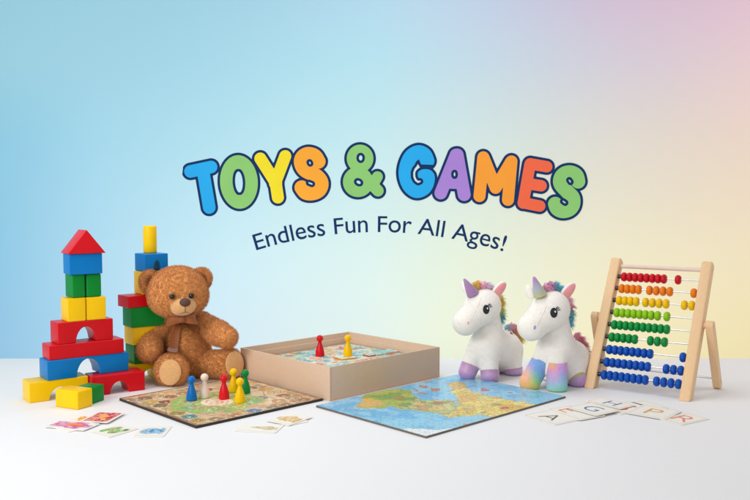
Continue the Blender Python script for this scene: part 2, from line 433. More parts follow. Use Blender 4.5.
CAPY = max(v.co.y for v in text_mesh('E').vertices); XH = max(v.co.y for v in text_mesh('x').vertices)/CAPY
ysc = capH/max(v.co.y for v in text_mesh('E').vertices)
for i, ch in enumerate(SL):
    if ch == ' ': continue
    adv = xmax(text_mesh(SL[:i]+'I'))-wI-xmin(text_mesh('E'))*(0)
    tm = text_mesh(ch, 0, .002); wch = (xmax(tm)+xmin(tm))/2
    th = -half+(adv+wch)*k_/arcR
    def conv(x, y, th=th, wch=wch):
        lx = (x-wch)*k_*1.03; ly = y*ysc
        if ch.islower(): ly = y*ysc*(.74/XH) if y < XH*CAPY else (.74*CAPY+(y-XH*CAPY)*(1.03-.74)/(1.0-XH))*ysc
        return at_y(arcC[0]+(arcR+ly)*math.sin(th)+lx*math.cos(th), arcC[1]-(arcR+ly)*math.cos(th)+lx*math.sin(th), WY-.0006)
    for v in tm.vertices: v.co = conv(v.co.x, v.co.y)
    bm = bmesh.new(); bm.from_mesh(tm); r = bmesh.ops.extrude_face_region(bm, geom=list(bm.faces))
    bmesh.ops.translate(bm, vec=(0,.0005,0), verts=[g for g in r['geom'] if isinstance(g, bmesh.types.BMVert)])
    link('letter', bm_mesh(bm, 30), navy, sg)

# =================================================================== BUILDING BLOCKS
ZU = Vector((0,0,1))
class Tower:
    def __init__(s, corner, th):
        s.c = Vector(corner); s.th = th
    def block(s, xfl, xr, zb, H, D, arch=None, inset=0.0, dth=0.0, m='red', name='toy_block', bev=.0022, label='', group=None, cat='toy block', roof=None):
        th = math.radians(s.th+dth); d = Vector((math.cos(th), math.sin(th), 0)); n = Vector((-d.y, d.x, 0))
        d0 = Vector((math.cos(math.radians(s.th)), math.sin(math.radians(s.th)), 0)); n0 = Vector((-d0.y, d0.x, 0))
        o = s.c+n0*inset
        # front-left corner: pixel column xfl meets the front plane
        a = (xfl-CX)/F
        def solve(a, o, d):  # x/(depth) = a with depth = y*cp-(z-CAMH)*sp
            K = (CAMH-zb-H/2)*sp
            return (a*(o.y*cp+K)-o.x)/(d.x-a*d.y*cp)
        p = o+d0*solve(a, o, d0); L = solve((xr-CX)/F, p, d)
        p = Vector((p.x, p.y, zb)); P = [(0,0)]
        if roof is not None:
            pts = [(0,0),(L,0),(L*.5,H)]
        elif arch:
            f0, f1, hh = arch; x0, x1 = L*f0, L*f1; cx_, rx = (x0+x1)/2, (x1-x0)/2
            pts = [(0,0),(x0,0)]+[(cx_-rx*math.cos(PI*k/20), hh*H*math.sin(PI*k/20)) for k in range(1,20)]+[(x1,0),(L,0),(L,H),(0,H)]
        else: pts = [(0,0),(L,0),(L,H),(0,H)]
        me = prism(pts, p, d, ZU, n, D, bev)
        return props(link(name, me, M[m]), label, cat, group)
def zcol(x, y, Y): return at_y(x, y, Y).z
GL, GR = 'wooden blocks of the left tower', 'wooden blocks of the tower behind the bear'
c1 = on_z(29.4, 403.6); TL = Tower(c1, 37)
D0 = .055
h1 = zcol(29.4, 383.4, c1.y)
TL.block(29.4, 88.4, 0, h1, D0, (.33,.71,.62), m='yellow', name='arch_block', label='yellow arch block lying lowest at the left corner of the left tower', group=GL)
c2 = on_z(145, 390); T2 = Tower(c2, 34)
TL2 = T2.block(91.9, 145, 0, h1, D0, (.34,.69,.62), m='red', name='arch_block', label='red arch block standing on the table beside the lowest yellow arch block', group=GL)
cb = TL.c+Vector((math.cos(math.radians(37)), math.sin(math.radians(37)),0))*.04
Yt = c1.y+.03
h3 = .0415; z3 = h1+.0002
TL.block(47.4, 128.8, z3, h3, D0, (.35,.64,.9), m='blue', name='arch_block', inset=-.002, dth=1.5, label='long blue arch block bridging the yellow and red arch blocks', group=GL)
z4 = z3+h3+.0002; h4 = .031
TL.block(49.2, 124, z4, h4, D0, None, m='red', name='plank_block', inset=.001, dth=-.5, label='long flat red plank block between the blue arch and the upper red arch', group=GL)
z5 = z4+h4+.0002; h5 = .046
TL.block(58, 113.2, z5, h5, D0-.002, (.32,.68,.72), m='red', name='arch_block', inset=.003, dth=1, label='red arch block under the two yellow cubes of the left tower', group=GL)
z6 = z5+h5+.0002; h6 = .0495
TL.block(67.8, 85.8, z6, h6, .046, None, m='yellow', inset=.004, dth=1, name='cube_block', label='yellow cube block on the left under the green cubes of the left tower', group=GL)
TL.block(86.5, 106, z6, h6-.0003, .046, None, m='yellow', inset=.006, dth=-2, name='cube_block', label='yellow cube block on the right under the green cubes of the left tower', group=GL)
z7 = z6+h6+.0002; h7 = .05
TL.block(72.5, 85.2, z7, h7, .046, None, m='green', inset=.009, dth=2, bev=.003, name='cube_block', label='green cube block on the left beneath the blue block with the roof', group=GL)
TL.block(86.8, 101.4, z7, h7-.0002, .044, None, m='green', inset=.008, dth=-1, bev=.004, name='cube_block', label='green cube block on the right beneath the blue block with the roof', group=GL)
z8 = z7+h7+.0002; h8 = .0445
TL.block(69.4, 102.4, z8, h8, .05, None, m='blue', inset=.002, dth=-2, name='brick_block', label='plain blue brick block directly under the red roof', group=GL)
z9 = z8+h8+.0002
TL.block(67.8, 105.8, z9, .0505, .062, None, m='roofred', inset=-.004, dth=-2, name='roof_block', bev=.0015, roof=1, label='red triangular roof block on top of the left tower', group=GL)
# the two loose blocks in front
def loose(pl, pn, pr, H, m, label):
    a, b, c = on_z(*pl), on_z(*pn), on_z(*pr); u = a-b; v = c-b
    ang = (math.atan2(u.y,u.x)+math.atan2(v.y,v.x)+PI/2)/2   # squared up
    ud = Vector((math.cos(ang), math.sin(ang), 0)); vd = Vector((ud.y, -ud.x, 0))
    bm = bmesh.new(); box_bm(bm, b, ud*u.length, vd*v.length, (0,0,H), .003, 3)
    return props(link('cube_block', bm_mesh(bm), M[m]), label, 'toy block', 'loose blocks before the left tower')
loose((56.8,406.4), (78,410.2), (92,405.6), .037, 'yellow', 'loose yellow block lying on the table in front of the left tower')
loose((72.5,404.1), (91,404.9), (107.5,400.6), .0345, 'green', 'loose green block tucked behind the loose yellow block')
# tower behind the bear
c3 = on_z(137.5, 383.5); TR = Tower(c3, 40); YR = c3.y+.005
def zr(y): return zcol(134, y, YR)
zz = [0, zr(364), zr(345.2), zr(327.2), zr(307.3), zr(295.6), zr(272.6), zr(254.6)]
TR.block(129, 172, 0, zz[1], .07, (.28,.72,.68), m='yellow', name='arch_block', label='yellow arch block lowest in the tower behind the bear', group=GR)
e = .0002
TR.block(134.4, 160, zz[1]+e, zz[2]-zz[1]-e, .05, None, m='green', inset=.002, name='cube_block', label='lower green block of the tower behind the bear, on the yellow arch', group=GR)
TR.block(133.3, 161, zz[2]+e, zz[3]-zz[2]-e, .05, None, m='yellow', inset=.001, name='cube_block', label='yellow block between the two green blocks behind the bear', group=GR)
TR.block(131.2, 165, zz[3]+e, zz[4]-zz[3]-e, .052, None, m='green', inset=-.002, dth=-2, name='brick_block', label='upper green block under the red plank behind the bear', group=GR)
TR.block(128.1, 170, zz[4]+e, zz[5]-zz[4]-e, .056, None, m='red', inset=-.004, dth=1, name='plank_block', label='flat red plank block in the tower behind the bear', group=GR)
TR.block(143, 166, zz[5]+e, zz[6]-zz[5]-e, .052, None, m='yellow', inset=.004, dth=-1, name='cube_block', label='yellow block under the blue arch block behind the bear', group=GR)
TR.block(145, 168.2, zz[6]+e, zz[7]-zz[6]-e, .056, (.36,.70,.62), m='blue', inset=.002, name='arch_block', label='small blue arch block under the yellow cylinder', group=GR)
cc = at_y(150, 240, YR+.06); r_ = 6.6*mpp(YR+.06); ztop = zcol(150, 225.6, YR+.06)
props(link('cylinder_block', lathe([(r_-.003,zz[7]+e),(r_-.0008,zz[7]+e+.0007),(r_,zz[7]+e+.003),(r_,ztop-.004),(r_-.001,ztop-.0012),(r_-.004,ztop)], (cc.x,cc.y,0), n=48, ang=60), M['yellow']), 'yellow cylinder block standing on top of the tower behind the bear', 'toy block', GR)

# =================================================================== PAWNS
def pawn_mesh(h=.052):
    r = .0112*h/.052; pr = [(r*.93,0),(r*.99,h*.012),(r,h*.05),(r*.985,h*.12),(r*.93,h*.22),(r*.80,h*.35),(r*.62,h*.48),(r*.46,h*.58),(r*.385,h*.64),(r*.39,h*.665)]
    hc, hr = h*.825, r*.735
    for k in range(14):
        a = -PI*.30+(PI*.5-.06+PI*.30)*k/13; pr.append((hr*math.cos(a)*(1 if k else .86), hc+hr*math.sin(a)*1.02))
    return lathe(pr, (0,0,0), n=36, ang=70)
PM = pawn_mesh(); pawn_mats = dict(red=paint('pawn_red',214,22,36,rough=.25), blue=paint('pawn_blue',6,108,190,rough=.25), green=paint('pawn_green',4,136,60,rough=.25), yellow=paint('pawn_yellow',246,196,0,rough=.25), white=paint('pawn_cream',238,218,202,rough=.35))
def pawn(px, py, z, c, label, group):
    p = on_z(px, py, z); me = PM.copy(); me.materials.append(pawn_mats[c]); o = bpy.data.objects.new('game_pawn', me); COL.objects.link(o)
    o.location = p; o.rotation_euler.z = random.random()*6; return props(o, label, 'game pawn', group)

# =================================================================== GAME BOARD
RB = rect_quad([(116.7,400.8),(198,428.2),(323.2,401),(241.5,379)])
bz = .0055
gb = thing('game_board', 'square illustrated board game board with green centre under six pawns', 'game board', (RB.o+RB.u/2+RB.v/2))
link('board_edge', slab(RB, 0, bz-.0004), M['darkedge'], gb)
def icon_at(cx, cy, s, ox, oy): return RB.local(on_z(ox+cx/s, oy+cy/s, bz))
ICON = [(90,85,(120,140,165)),(138,93,(225,180,70)),(190,92,(135,50,55)),(172,104,(120,115,75)),(120,101,(190,170,130)),(230,130,(150,140,55)),(270,142,(50,150,150)),(302,155,(190,150,60)),(492,122,(80,125,175)),
 (330,130,(220,170,150)),(560,110,(150,125,105)),(602,102,(165,110,80)),(548,124,(170,140,110)),(592,70,(160,90,60)),(530,50,(215,165,70)),(514,78,(90,160,150)),(480,44,(150,105,75)),(560,58,(215,180,130)),(640,88,(190,120,80)),
 (205,74,(150,95,60)),(160,72,(205,165,110)),(120,79,(150,110,80)),(250,62,(185,140,90)),(300,58,(120,120,80)),(400,148,(205,165,110)),(430,138,(190,120,90)),(360,150,(160,130,80)),(330,50,(190,90,70)),(380,45,(210,190,140)),(440,52,(120,150,150)),(575,88,(205,150,90)),(660,84,(150,100,70)),(620,78,(180,150,110)),(470,140,(205,180,140)),(60,86,(170,140,110)),(345,166,(205,175,125))]
IC = [icon_at(a,b,3.41,110,375)+(c,) for a,b,c in ICON]
ctr = RB.local(on_z(110+365/3.41, 375+92/3.41, bz))
def board_paint(A, B):
    U, V = RB.U, RB.V
    n1 = fbm(A*30, B*30, 1); n2 = fbm(A*110, B*110, 5); n3 = fbm(A*420, B*420, 9, 3); n4 = fbm(A*200, B*200, 15, 3)
    c = np.ones(A.shape+(3,))*lin((222,196,160)); c = blend(c, (200,160,120), sstep(.45,.7,n1)*.8); c = blend(c, (240,222,192), sstep(.5,.75,n2)*.7)
    e = np.minimum.reduce([A, U-A, B, V-B])
    # winding track
    rr = np.hypot(A-ctr[0], B-ctr[1]); wob = .012*np.sin(6*np.arctan2(B-ctr[1], A-ctr[0]))
    c = blend(c, (176,120,84), (np.abs(rr+wob-.118) < .0016)*.7); c = blend(c, (176,120,84), (np.abs(e-.042) < .0012)*.6)
    c = blend(c, (120,78,52), sstep(.014,.004,e+.006*(n2-.5))*.75)
    # fine engraved lines of the printed scenery
    c = blend(c, (150,104,72), ((np.abs(n2-.5) < .012) | (np.abs(n4-.5) < .010))*.55)
    for q in range(44):
        a_ = 2*PI*q/44; k_x, k_y = U/2+(U/2-.026)*max(-1,min(1,1.35*math.cos(a_))), V/2+(V/2-.026)*max(-1,min(1,1.35*math.sin(a_)))
        dd = np.maximum(np.abs(A-k_x), np.abs(B-k_y)); c = blend(c, [(232,214,178),(206,166,120),(190,120,90),(160,170,130),(222,190,120)][q%5], sstep(.0082,.0078,dd)*.75); c = blend(c, (120,84,60), (np.abs(dd-.0084) < .0006)*.7)
        c = blend(c, (110,70,50), ((dd < .006) & (n3 > .58))*.7)
    for x, y, k in IC:
        dx, dy = A-x, B-y; a = np.arctan2(dy, dx); d = np.hypot(dx, dy)*(1+.25*(n2-.5))+.0012*np.sin(a*4+x*90)
        c = blend(c, (236,216,182), sstep(.0185,.0165,d)*.8)
        c = blend(c, k, sstep(.0145,.0125,d)*(.45+.55*(n3 > .42)))
        c = blend(c, tuple(q*.55 for q in k), (np.abs(d-.0148) < .0012)*.8)
        c = blend(c, (245,232,205), ((np.hypot(dx-.003,dy+.002) < .0045) & (n3 > .5))*.8); c = blend(c, tuple(q*.45 for q in k), ((n3 < .40) & (d < .0115))*.8)
    d = rr+.022*(n1-.5)*2+.005*np.sin(5*np.arctan2(B-ctr[1],A-ctr[0]))
    c = blend(c, (226,150,130), sstep(.0945,.0925,d)*.9); c = blend(c, (150,186,104), sstep(.0905,.0885,d)); c = blend(c, (108,170,120), sstep(.0885,.086,d)*sstep(.4,.65,n1)*.7)
    c = blend(c, (196,208,110), sstep(.087,.085,d)*sstep(.55,.72,n2)*.6); c = blend(c, (84,140,90), ((n3 < .36) & (d < .088))*.4)
    q = rr*1.05; c = blend(c, (232,222,196), sstep(.036,.034,q)); 
    sp_ = np.sin(q*520+np.arctan2(B-ctr[1], A-ctr[0])*2); c = blend(c, (222,120,72), ((sp_ > .2) & (q < .033) & (n4 > .44))*.85); c = blend(c, (214,130,84), ((n4 > .56) & (rr < .07) & (rr > .036))*.55); c = blend(c, (236,226,190), ((n4 < .42) & (rr < .08) & (rr > .036))*.5)
    return c
link('board_print', painted_sheet(RB, bz, 460, board_paint), M['print'], gb)
PG = 'pawns on the game board'
pawn(191.7,400.3,bz,'blue','blue pawn on the game board, nearest the bear',PG)
pawn(204.7,397.6,bz,'white','cream white pawn standing on the game board',PG)
pawn(224.1,398.8,bz,'red','red pawn on the green centre of the open game board',PG)
pawn(240,402.4,bz,'yellow','front yellow pawn on the game board, before the green pawn',PG)
pawn(233.6,391.8,bz,'yellow','rear yellow pawn on the game board, between the red and green pawns',PG)
pawn(245.3,393,bz,'green','green pawn on the game board beside the box',PG)

# =================================================================== BOX
RX = rect_quad([(242,379.2),(330.2,400.6),(437.8,378.2),(349,357.2)])
p0 = on_z(330.2,400.6); BH = zcol(330.2, 366.6, p0.y)
bx = thing('game_box', 'open kraft cardboard box base holding a game board and two pawns', 'box', (RX.o+RX.u/2+RX.v/2))
tw = .004
def wall_box(o, u, v, name):
    bm = bmesh.new(); box_bm(bm, o, u, v, (0,0,BH), .0009, 2); link(name, bm_mesh(bm), M['kraft'], bx)
o = RX.o; ud, vd = RX.ud, RX.vd
wall_box(o, RX.u, vd*tw, 'side_panel'); wall_box(o+RX.v-vd*tw, RX.u, vd*tw, 'side_panel')
wall_box(o+vd*(tw+.0002), ud*tw, vd*(RX.V-2*tw-.0004), 'side_panel'); wall_box(o+RX.u-ud*tw+vd*(tw+.0002), ud*tw, vd*(RX.V-2*tw-.0004), 'side_panel')
bm = bmesh.new(); box_bm(bm, o+ud*(tw+.0003)+vd*(tw+.0003)+Vector((0,0,.001)), ud*(RX.U-2*tw-.0006), vd*(RX.V-2*tw-.0006), (0,0,.003), 0); link('bottom_panel', bm_mesh(bm), M['kraft'], bx)
# inner lining step below the rim
lt = .005; lh = BH-.013
for (oo, uu, vv) in ((o+(ud+vd)*(tw+.0003), ud*(RX.U-2*tw-.0006), vd*lt), (o+RX.v+ud*(tw+.0003)-vd*(tw+.0003+lt), ud*(RX.U-2*tw-.0006), vd*lt),
                     (o+ud*(tw+.0003)+vd*(tw+.0006+lt), ud*lt, vd*(RX.V-2*tw-2*lt-.0012)), (o+RX.u-ud*(tw+.0003+lt)+vd*(tw+.0006+lt), ud*lt, vd*(RX.V-2*tw-2*lt-.0012))):
    bm = bmesh.new(); box_bm(bm, oo+Vector((0,0,.0042)), uu, vv, (0,0,lh-.0042), .0006, 2); link('inner_lining', bm_mesh(bm), M['kraft'], bx)
iz = BH-.027; mg = tw+lt+.002
RI = Rect(o+(ud+vd)*mg, ud*(RX.U-2*mg), vd*(RX.V-2*mg))
ib = thing('boxed_game_board', 'pastel teal and pink game board lying inside the kraft box', 'game board', (RI.o+RI.u/2+RI.v/2+Vector((0,0,.0045))))
link('board_edge', slab(RI, .0045, iz-.0004), M['greyedge'], ib)
def inner_paint(A, B):
    n1 = fbm(A*15+3, B*15, 21); n2 = fbm(A*34, B*34+5, 25, 3); n3 = fbm(A*260, B*260, 29)
    c = np.ones(A.shape+(3,))*lin((224,214,190)); c = blend(c, (170,206,170), sstep(.52,.56,n1)); c = blend(c, (120,192,200), sstep(.56,.60,n2)*.9); c = blend(c, (70,160,185), sstep(.64,.68,n2)*.8)
    c = blend(c, (228,176,160), sstep(.44,.40,n2)*.8); c = blend(c, (205,110,90), sstep(.36,.33,n2)*.8); c = blend(c, (222,176,80), sstep(.38,.35,n1)*.7); c = blend(c, (245,240,230), (n3 > .60)*.7); c = blend(c, (90,100,100), (n3 < .34)*.45)
    for k in range(26):
        a = 2*PI*k/26; x, y = RI.U*(.5+.42*math.cos(a)), RI.V*(.5+.42*math.sin(a)); d = np.maximum(abs(A-x), abs(B-y))+.002*n2
        c = blend(c, [(205,120,100),(214,180,110),(120,170,170),(226,214,190),(150,130,100)][k%5], sstep(.0125,.0115,d)*.85)
    e = np.minimum.reduce([A, RI.U-A, B, RI.V-B]); c = blend(c, (170,130,96), sstep(.012,.008,e)*.8)
    return c
link('board_print', painted_sheet(RI, iz, 260, inner_paint), M['print'], ib)
pawn(319.9,356.2,iz,'red','red pawn standing inside the kraft box','pawns inside the box')
pawn(347.9,356.0,iz+.0035,'yellow','yellow pawn on a white tile inside the kraft box','pawns inside the box')
# =================================================================== CARDS
def card(P, z, func, label, name='picture_card', group=None, t=.0012, n=110, cat='card', parts=True):
    R = rect_quad(P, z); c = R.o+R.u/2+R.v/2
    th = thing(name, label, cat, (c.x, c.y, z), group)
    # rounded-corner sheet
    bm = bmesh.new(); r = min(R.U,R.V)*.07; vs = []
    for (a, b, s0) in ((R.U-r,R.V-r,0),(r,R.V-r,1),(r,r,2),(R.U-r,r,3)):
        for k in range(6):
            g = (s0+k/5)*PI/2; q = R.o+R.ud*(a+r*math.cos(g))+R.vd*(b+r*math.sin(g)); vs.append(bm.verts.new((q.x,q.y,z)))
    fc = bm.faces.new(vs); ex = bmesh.ops.extrude_face_region(bm, geom=[fc]); bmesh.ops.translate(bm, vec=(0,0,t), verts=[g for g in ex['geom'] if isinstance(g, bmesh.types.BMVert)])
    link('card_stock', bm_mesh(bm, 30), M['cardwhite'], th)
    if func is not None:
        m_ = min(R.U,R.V)*.07; Ri = Rect(R.o+(R.ud+R.vd)*m_, R.ud*(R.U-2*m_), R.vd*(R.V-2*m_))
        link('picture', painted_sheet(Ri, z+t+.0002, n, lambda A, B: func(A/Ri.U, B/Ri.V)), M['print'], th)
    return th, R
PAPER = (240,237,230)
def wc(cols, seed, shape, r0=.42, amt=.5):
    """a watercolour blot: palette cols, outline radius r0 in card units"""
    def fn(u, v):
        n = fbm(u*4+seed, v*4, seed, 4); n2 = fbm(u*9, v*9+seed, seed+3, 3); c = np.ones(u.shape+(3,))*lin(PAPER)
        d = shape(u, v)+(n-.5)*amt
        w = sstep(r0+.02, r0-.03, d)
        k = np.clip((n2-.3)/.4, 0, .999)*len(cols); out = np.zeros(u.shape+(3,))
        for i, q in enumerate(cols):
            out += lin(q)*(np.clip(1-abs(k-i-.5), 0, 1))[...,None]
        out /= np.maximum(sum(np.clip(1-abs(k-i-.5),0,1) for i in range(len(cols))), .2)[...,None]
        w = w*(.62+.38*sstep(.35,.65,n2)); c = c*(1-w[...,None])+out*w[...,None]
        pen = (np.abs(fbm(u*5+seed*2, v*5, seed+9, 2)-.5) < .022) & (d < r0*.86); c = blend(c, tuple(q*.45 for q in cols[0]), pen*.6)
        edge = np.abs(d-r0+.02) < .012; return blend(c, tuple(q*.75 for q in cols[-1]), edge*.45)
    return fn
disc = lambda cx, cy, sx=1, sy=1: (lambda u, v: np.hypot((u-cx)/sx, (v-cy)/sy))
def plus(f, *layers):
    def fn(u, v):
        c = f(u, v)
        for col, s in layers: c = blend(c, col, s(u, v))
        return c
    return fn
spot = lambda cx, cy, r, s=1: (lambda u, v: sstep(r, r*.75, np.hypot((u-cx), (v-cy)*s))*.85)
flower = lambda u, v: np.hypot((u-.5)/1.1, v-.5)/(1+.20*np.cos(5*np.arctan2(v-.5, (u-.5)/1.1)))
worm = lambda u, v: np.minimum.reduce([seg_d(u, v, a, b) for a, b in zip(WP[:-1], WP[1:])])*2.4
WP = [(.14,.35),(.22,.62),(.36,.70),(.48,.5),(.60,.36),(.74,.46),(.84,.68)]
fish = lambda u, v: np.minimum(np.hypot((u-.44)/.80, (v-.5)/.62), np.hypot((u-.84)/.28, (v-.5)/.66)+.0)
GC = 'picture cards lying before the blocks'; z0 = .0003
o8 = lambda *P: [(40+x/5.357, 400+y/5.357) for x, y in P]
card(o8((80,150),(152,177),(300,138),(225,112)), z0, None, 'plain white card poking out beneath the purple picture card', group=GC)
card(o8((150,106),(232,132),(330,112),(255,84)), z0+.0001, wc([(250,180,70),(240,150,50)],4,disc(.45,.55),.42), 'white card with an orange blot, mostly covered by the red and purple cards', group=GC)
card(o8((28,144),(235,168),(316,131),(118,108)), z0+.0015, plus(wc([(190,120,200),(225,150,215),(215,90,160)],8,flower,.48,.12),((240,140,70),spot(.55,.55,.27)),((230,80,90),spot(.6,.42,.14)),((235,70,90),spot(.08,.5,.09))), 'picture card with a purple and orange watercolour flower', group=GC)
card(o8((243,112),(352,131),(458,70),(292,67)), z0+.0030, plus(wc([(225,60,60),(235,110,80),(200,50,70)],13,lambda u,v: np.maximum(abs(u-.5),abs(v-.5)),.49,.08),((250,190,90),spot(.5,.55,.2)),((245,170,110),spot(.3,.7,.12)),((250,200,120),spot(.7,.25,.12))), 'picture card with a red and orange painted scene', group=GC)
card(o8((265,181),(365,205),(537,155),(425,131)), z0, plus(wc([(130,180,70),(160,200,80),(100,160,70)],17,worm,.36,.12),((60,100,70),spot(.84,.68,.09)),((90,130,80),spot(.36,.70,.06)),((90,130,80),spot(.60,.36,.06)),((240,120,80),spot(.22,.62,.05))), 'picture card with a green watercolour caterpillar leaf', group=GC)
card([(133.9,436.6),(165.4,437.8),(169.4,426.8),(140.2,426.6)], z0, plus(wc([(120,190,230),(80,160,215),(150,210,235)],23,fish,.50,.12),((30,90,120),spot(.24,.56,.05)),((60,140,180),spot(.48,.5,.10,.5)),((40,110,150),spot(.84,.5,.08))), 'picture card with a blue watercolour fish', group=GC)
GM = 'picture cards before the game board'; o7 = lambda *P: [(230+x/7.5, 400+y/7.5) for x, y in P]
card(o7((270,150),(440,190),(612,166),(450,120)), z0, None, 'plain card hidden beneath the tan picture card near the game board', group=GM)
card(o7((268,158),(435,191),(640,131),(440,103)), z0+.0015, wc([(226,184,120),(236,200,140),(214,170,100)],31,disc(.55,.5,1.25,.8),.40,.35), 'picture card with a tan watercolour animal, beside the game board', group=GM)
card(o7((28,235),(340,253),(408,190),(105,174)), z0, plus(wc([(205,175,120),(190,160,90),(226,205,160)],37,disc(.6,.5,1.25,.55),.34,.5)), 'picture card with a small faint ochre sketch, nearest the front', group=GM)
# tiles inside the box
def tile(P, z, cols, label, edge=(222,170,40)):
    R = rect_quad(P, z); th = thing('game_tile', label, 'game tile', (R.o+R.u/2+R.v/2), 'tiles inside the box')
    link('tile_base', slab(R, z, z+.003, .0008), mat('tile_edge', srgb(*edge), rough=.6), th)
    link('tile_print', painted_sheet(R, z+.0033, 24, lambda A, B: wc(cols, 41, disc(.5,.5), .5, .5)(A/R.U, B/R.V)), M['print'], th)
tile([(335.5,357.5),(341,361),(354,358.5),(348,355)], iz+.0003, [(235,235,225),(220,200,180)], 'white tile under the yellow pawn inside the box')
tile([(365.5,355.5),(368.5,357.3),(372.5,356.0),(369.5,354)], iz+.0003, [(235,235,225),(110,180,160)], 'small square tile right of the yellow pawn inside the box', (170,110,70))
tile([(372,354.3),(378,356.5),(394.5,352.0),(388,350)], iz+.0003, [(80,180,185),(120,205,205)], 'long teal tile towards the right corner inside the box', (235,190,150))

# =================================================================== MAP PUZZLE
RM = rect_quad([(312,407.2),(427,437.8),(567,398.2),(458.6,376.7)])
mz = .0042
pz = thing('map_puzzle', 'jigsaw puzzle of a colourful world map lying flat in front of the unicorns', 'jigsaw puzzle', (RM.o+RM.u/2+RM.v/2))
link('puzzle_board', slab(RM, 0, mz-.0004), M['greyedge'], pz)
m2 = lambda *P: [RM.local(on_z(310+x/5.357, 372+y/5.357, mz)) for x, y in P]
m3 = lambda *P: [RM.local(on_z(430+x/5.357, 372+y/5.357, mz)) for x, y in P]
GREEN = m2((262,142),(300,117),(380,99),(480,90),(540,105),(568,140),(600,158),(560,215),(520,205),(470,194),(420,186),(380,196),(320,196),(262,187),(240,178),(290,162))
STRIP = m2((555,140),(600,152),(680,150),(760,150),(800,215),(760,228),(700,225),(640,215),(545,213),(520,195))
YEL = m3((105,62),(150,48),(195,60),(188,85),(240,110),(330,130),(430,152),(588,178),(470,212),(345,243),(262,226),(180,240),(95,247),(70,228),(130,213),(155,190),(150,150),(108,105))
SNOW = m2((430,302),(560,300),(700,312),(770,305),(720,330),(630,352),(540,330))
REDS = [m3((270,88),(318,90),(322,102),(275,102)), m3((375,188),(420,186),(418,200),(380,202)), m3((420,110),(448,110),(446,118),(422,118)), m2((585,74),(620,76),(615,84),(588,83)), m2((648,86),(690,88),(680,108),(650,102)), m2((590,108),(640,112),(632,122),(595,118)), m2((545,96),(570,97),(566,106),(548,105)), m2((660,160),(725,163),(720,174),(665,170))]
def map_paint(A, B):
    n1 = fbm(A*40, B*40, 51); n2 = fbm(A*150, B*150, 55); n3 = fbm(A*420, B*420, 59, 3)
    wx = A+(fbm(A*70, B*70, 61, 6)-.5)*.028; wy = B+(fbm(A*70+9, B*70, 65, 6)-.5)*.028
    c = np.ones(A.shape+(3,))*lin((146,206,238)); c = blend(c, (104,182,228), sstep(.42,.62,n1)*.9); c = blend(c, (150,208,232), sstep(.55,.7,fbm(A*14,B*14,71))*.8)
    g = in_poly(wx, wy, GREEN); s = in_poly(wx, wy, STRIP); y = in_poly(wx, wy, YEL); w = in_poly(wx, wy, SNOW)
    land = g | s | y
    # pale shelf along the coasts
    for dx, dy in ((.004,0),(-.004,0),(0,.004),(0,-.004)):
        for P in (GREEN, STRIP, YEL): c = blend(c, (172,218,226), (in_poly(wx+dx, wy+dy, P))*.35)
    # coloured countries, their borders, small islands
    K = 150; rc = np.random.default_rng(77); kx, ky = rc.random(K)*RM.U, rc.random(K)*RM.V; hue = rc.integers(0, 5, K)
    jx, jy = A+(fbm(A*90,B*90,83)-.5)*.012, B+(fbm(A*90+5,B*90,87)-.5)*.012
    d1 = np.full(A.shape, 9.); d2 = d1.copy(); who = np.zeros(A.shape, int)
    for q in range(K):
        d = np.hypot(jx-kx[q], jy-ky[q]); cl = d < d1; d2 = np.where(cl, d1, np.minimum(d2, d)); who = np.where(cl, q, who); d1 = np.where(cl, d, d1)
    hk = hue[who]
    PG_ = [(150,182,70),(176,194,84),(120,168,80),(206,190,96),(160,176,64)]; PS_ = [(206,208,140),(190,200,120),(226,200,130),(176,200,140),(210,170,110)]; PY_ = [(246,220,116),(238,206,96),(248,228,140),(232,190,100),(226,214,120)]
    for q in range(5):
        c = blend(c, PG_[q], (g & (hk == q))*1.); c = blend(c, PS_[q], (s & (hk == q))*1.); c = blend(c, PY_[q], (y & (hk == q))*1.)
    c = blend(c, (120,96,60), (land & (d2-d1 < .0009))*.55); c = blend(c, (190,140,80), (land & (n2 > .62))*.5); c = blend(c, (120,160,80), (land & (n2 < .36))*.4)
    coast = np.zeros(A.shape, bool)
    for P in (GREEN, STRIP, YEL): coast |= in_poly(wx+.0011, wy+.0011, P) != in_poly(wx-.0011, wy-.0011, P)
    c = blend(c, (96,110,90), coast*.45)
    def win(x, y, w): 
        i, j = int(x/RM.U*A.shape[0]), int(y/RM.V*A.shape[1]); a, b = int(w/RM.U*A.shape[0])+1, int(w/RM.V*A.shape[1])+1
        return (slice(max(0,i-a), i+a+1), slice(max(0,j-b), j+b+1))
    for q in range(90):
        ix, iy, ir = rc.random()*RM.U, rc.random()*RM.V, .0012+.003*rc.random()**2; W = win(ix, iy, .022)
        isl = (np.hypot(wx[W]-ix, (wy[W]-iy)*(.7+.6*rc.random())) < ir) & ~land[W]; c[W] = blend(c[W], [(206,140,90),(226,200,110),(150,180,90),(206,110,80)][q % 4], isl*.9)
    tick = fbm(A*900, B*500, 91, 1) > .42
    for q in range(150):   # tiny place names: rows of ticks too small to read
        ix, iy, il = rc.random()*RM.U, rc.random()*RM.V, .005+.010*rc.random()
        W = win(ix, iy, .018); m_ = (A[W] > ix) & (A[W] < ix+il) & (np.abs(B[W]-iy) < .0008) & tick[W]; c[W] = blend(c[W], (60,70,90), m_*.75)
    dg = np.hypot(A-RM.local(on_z(310+300/5.357,372+165/5.357,mz))[0], B-RM.local(on_z(310+300/5.357,372+165/5.357,mz))[1])
    c = blend(c, (226,180,104), (g & (dg < .035+.02*(n1-.5)))*.85)
    for i, P in enumerate(REDS): c = blend(c, (205,90,70) if i < 3 else (190,120,84), in_poly(wx, wy, P)*.9)
    c = blend(c, (238,240,240), w*.95)
    # borders and place-name specks
    pass
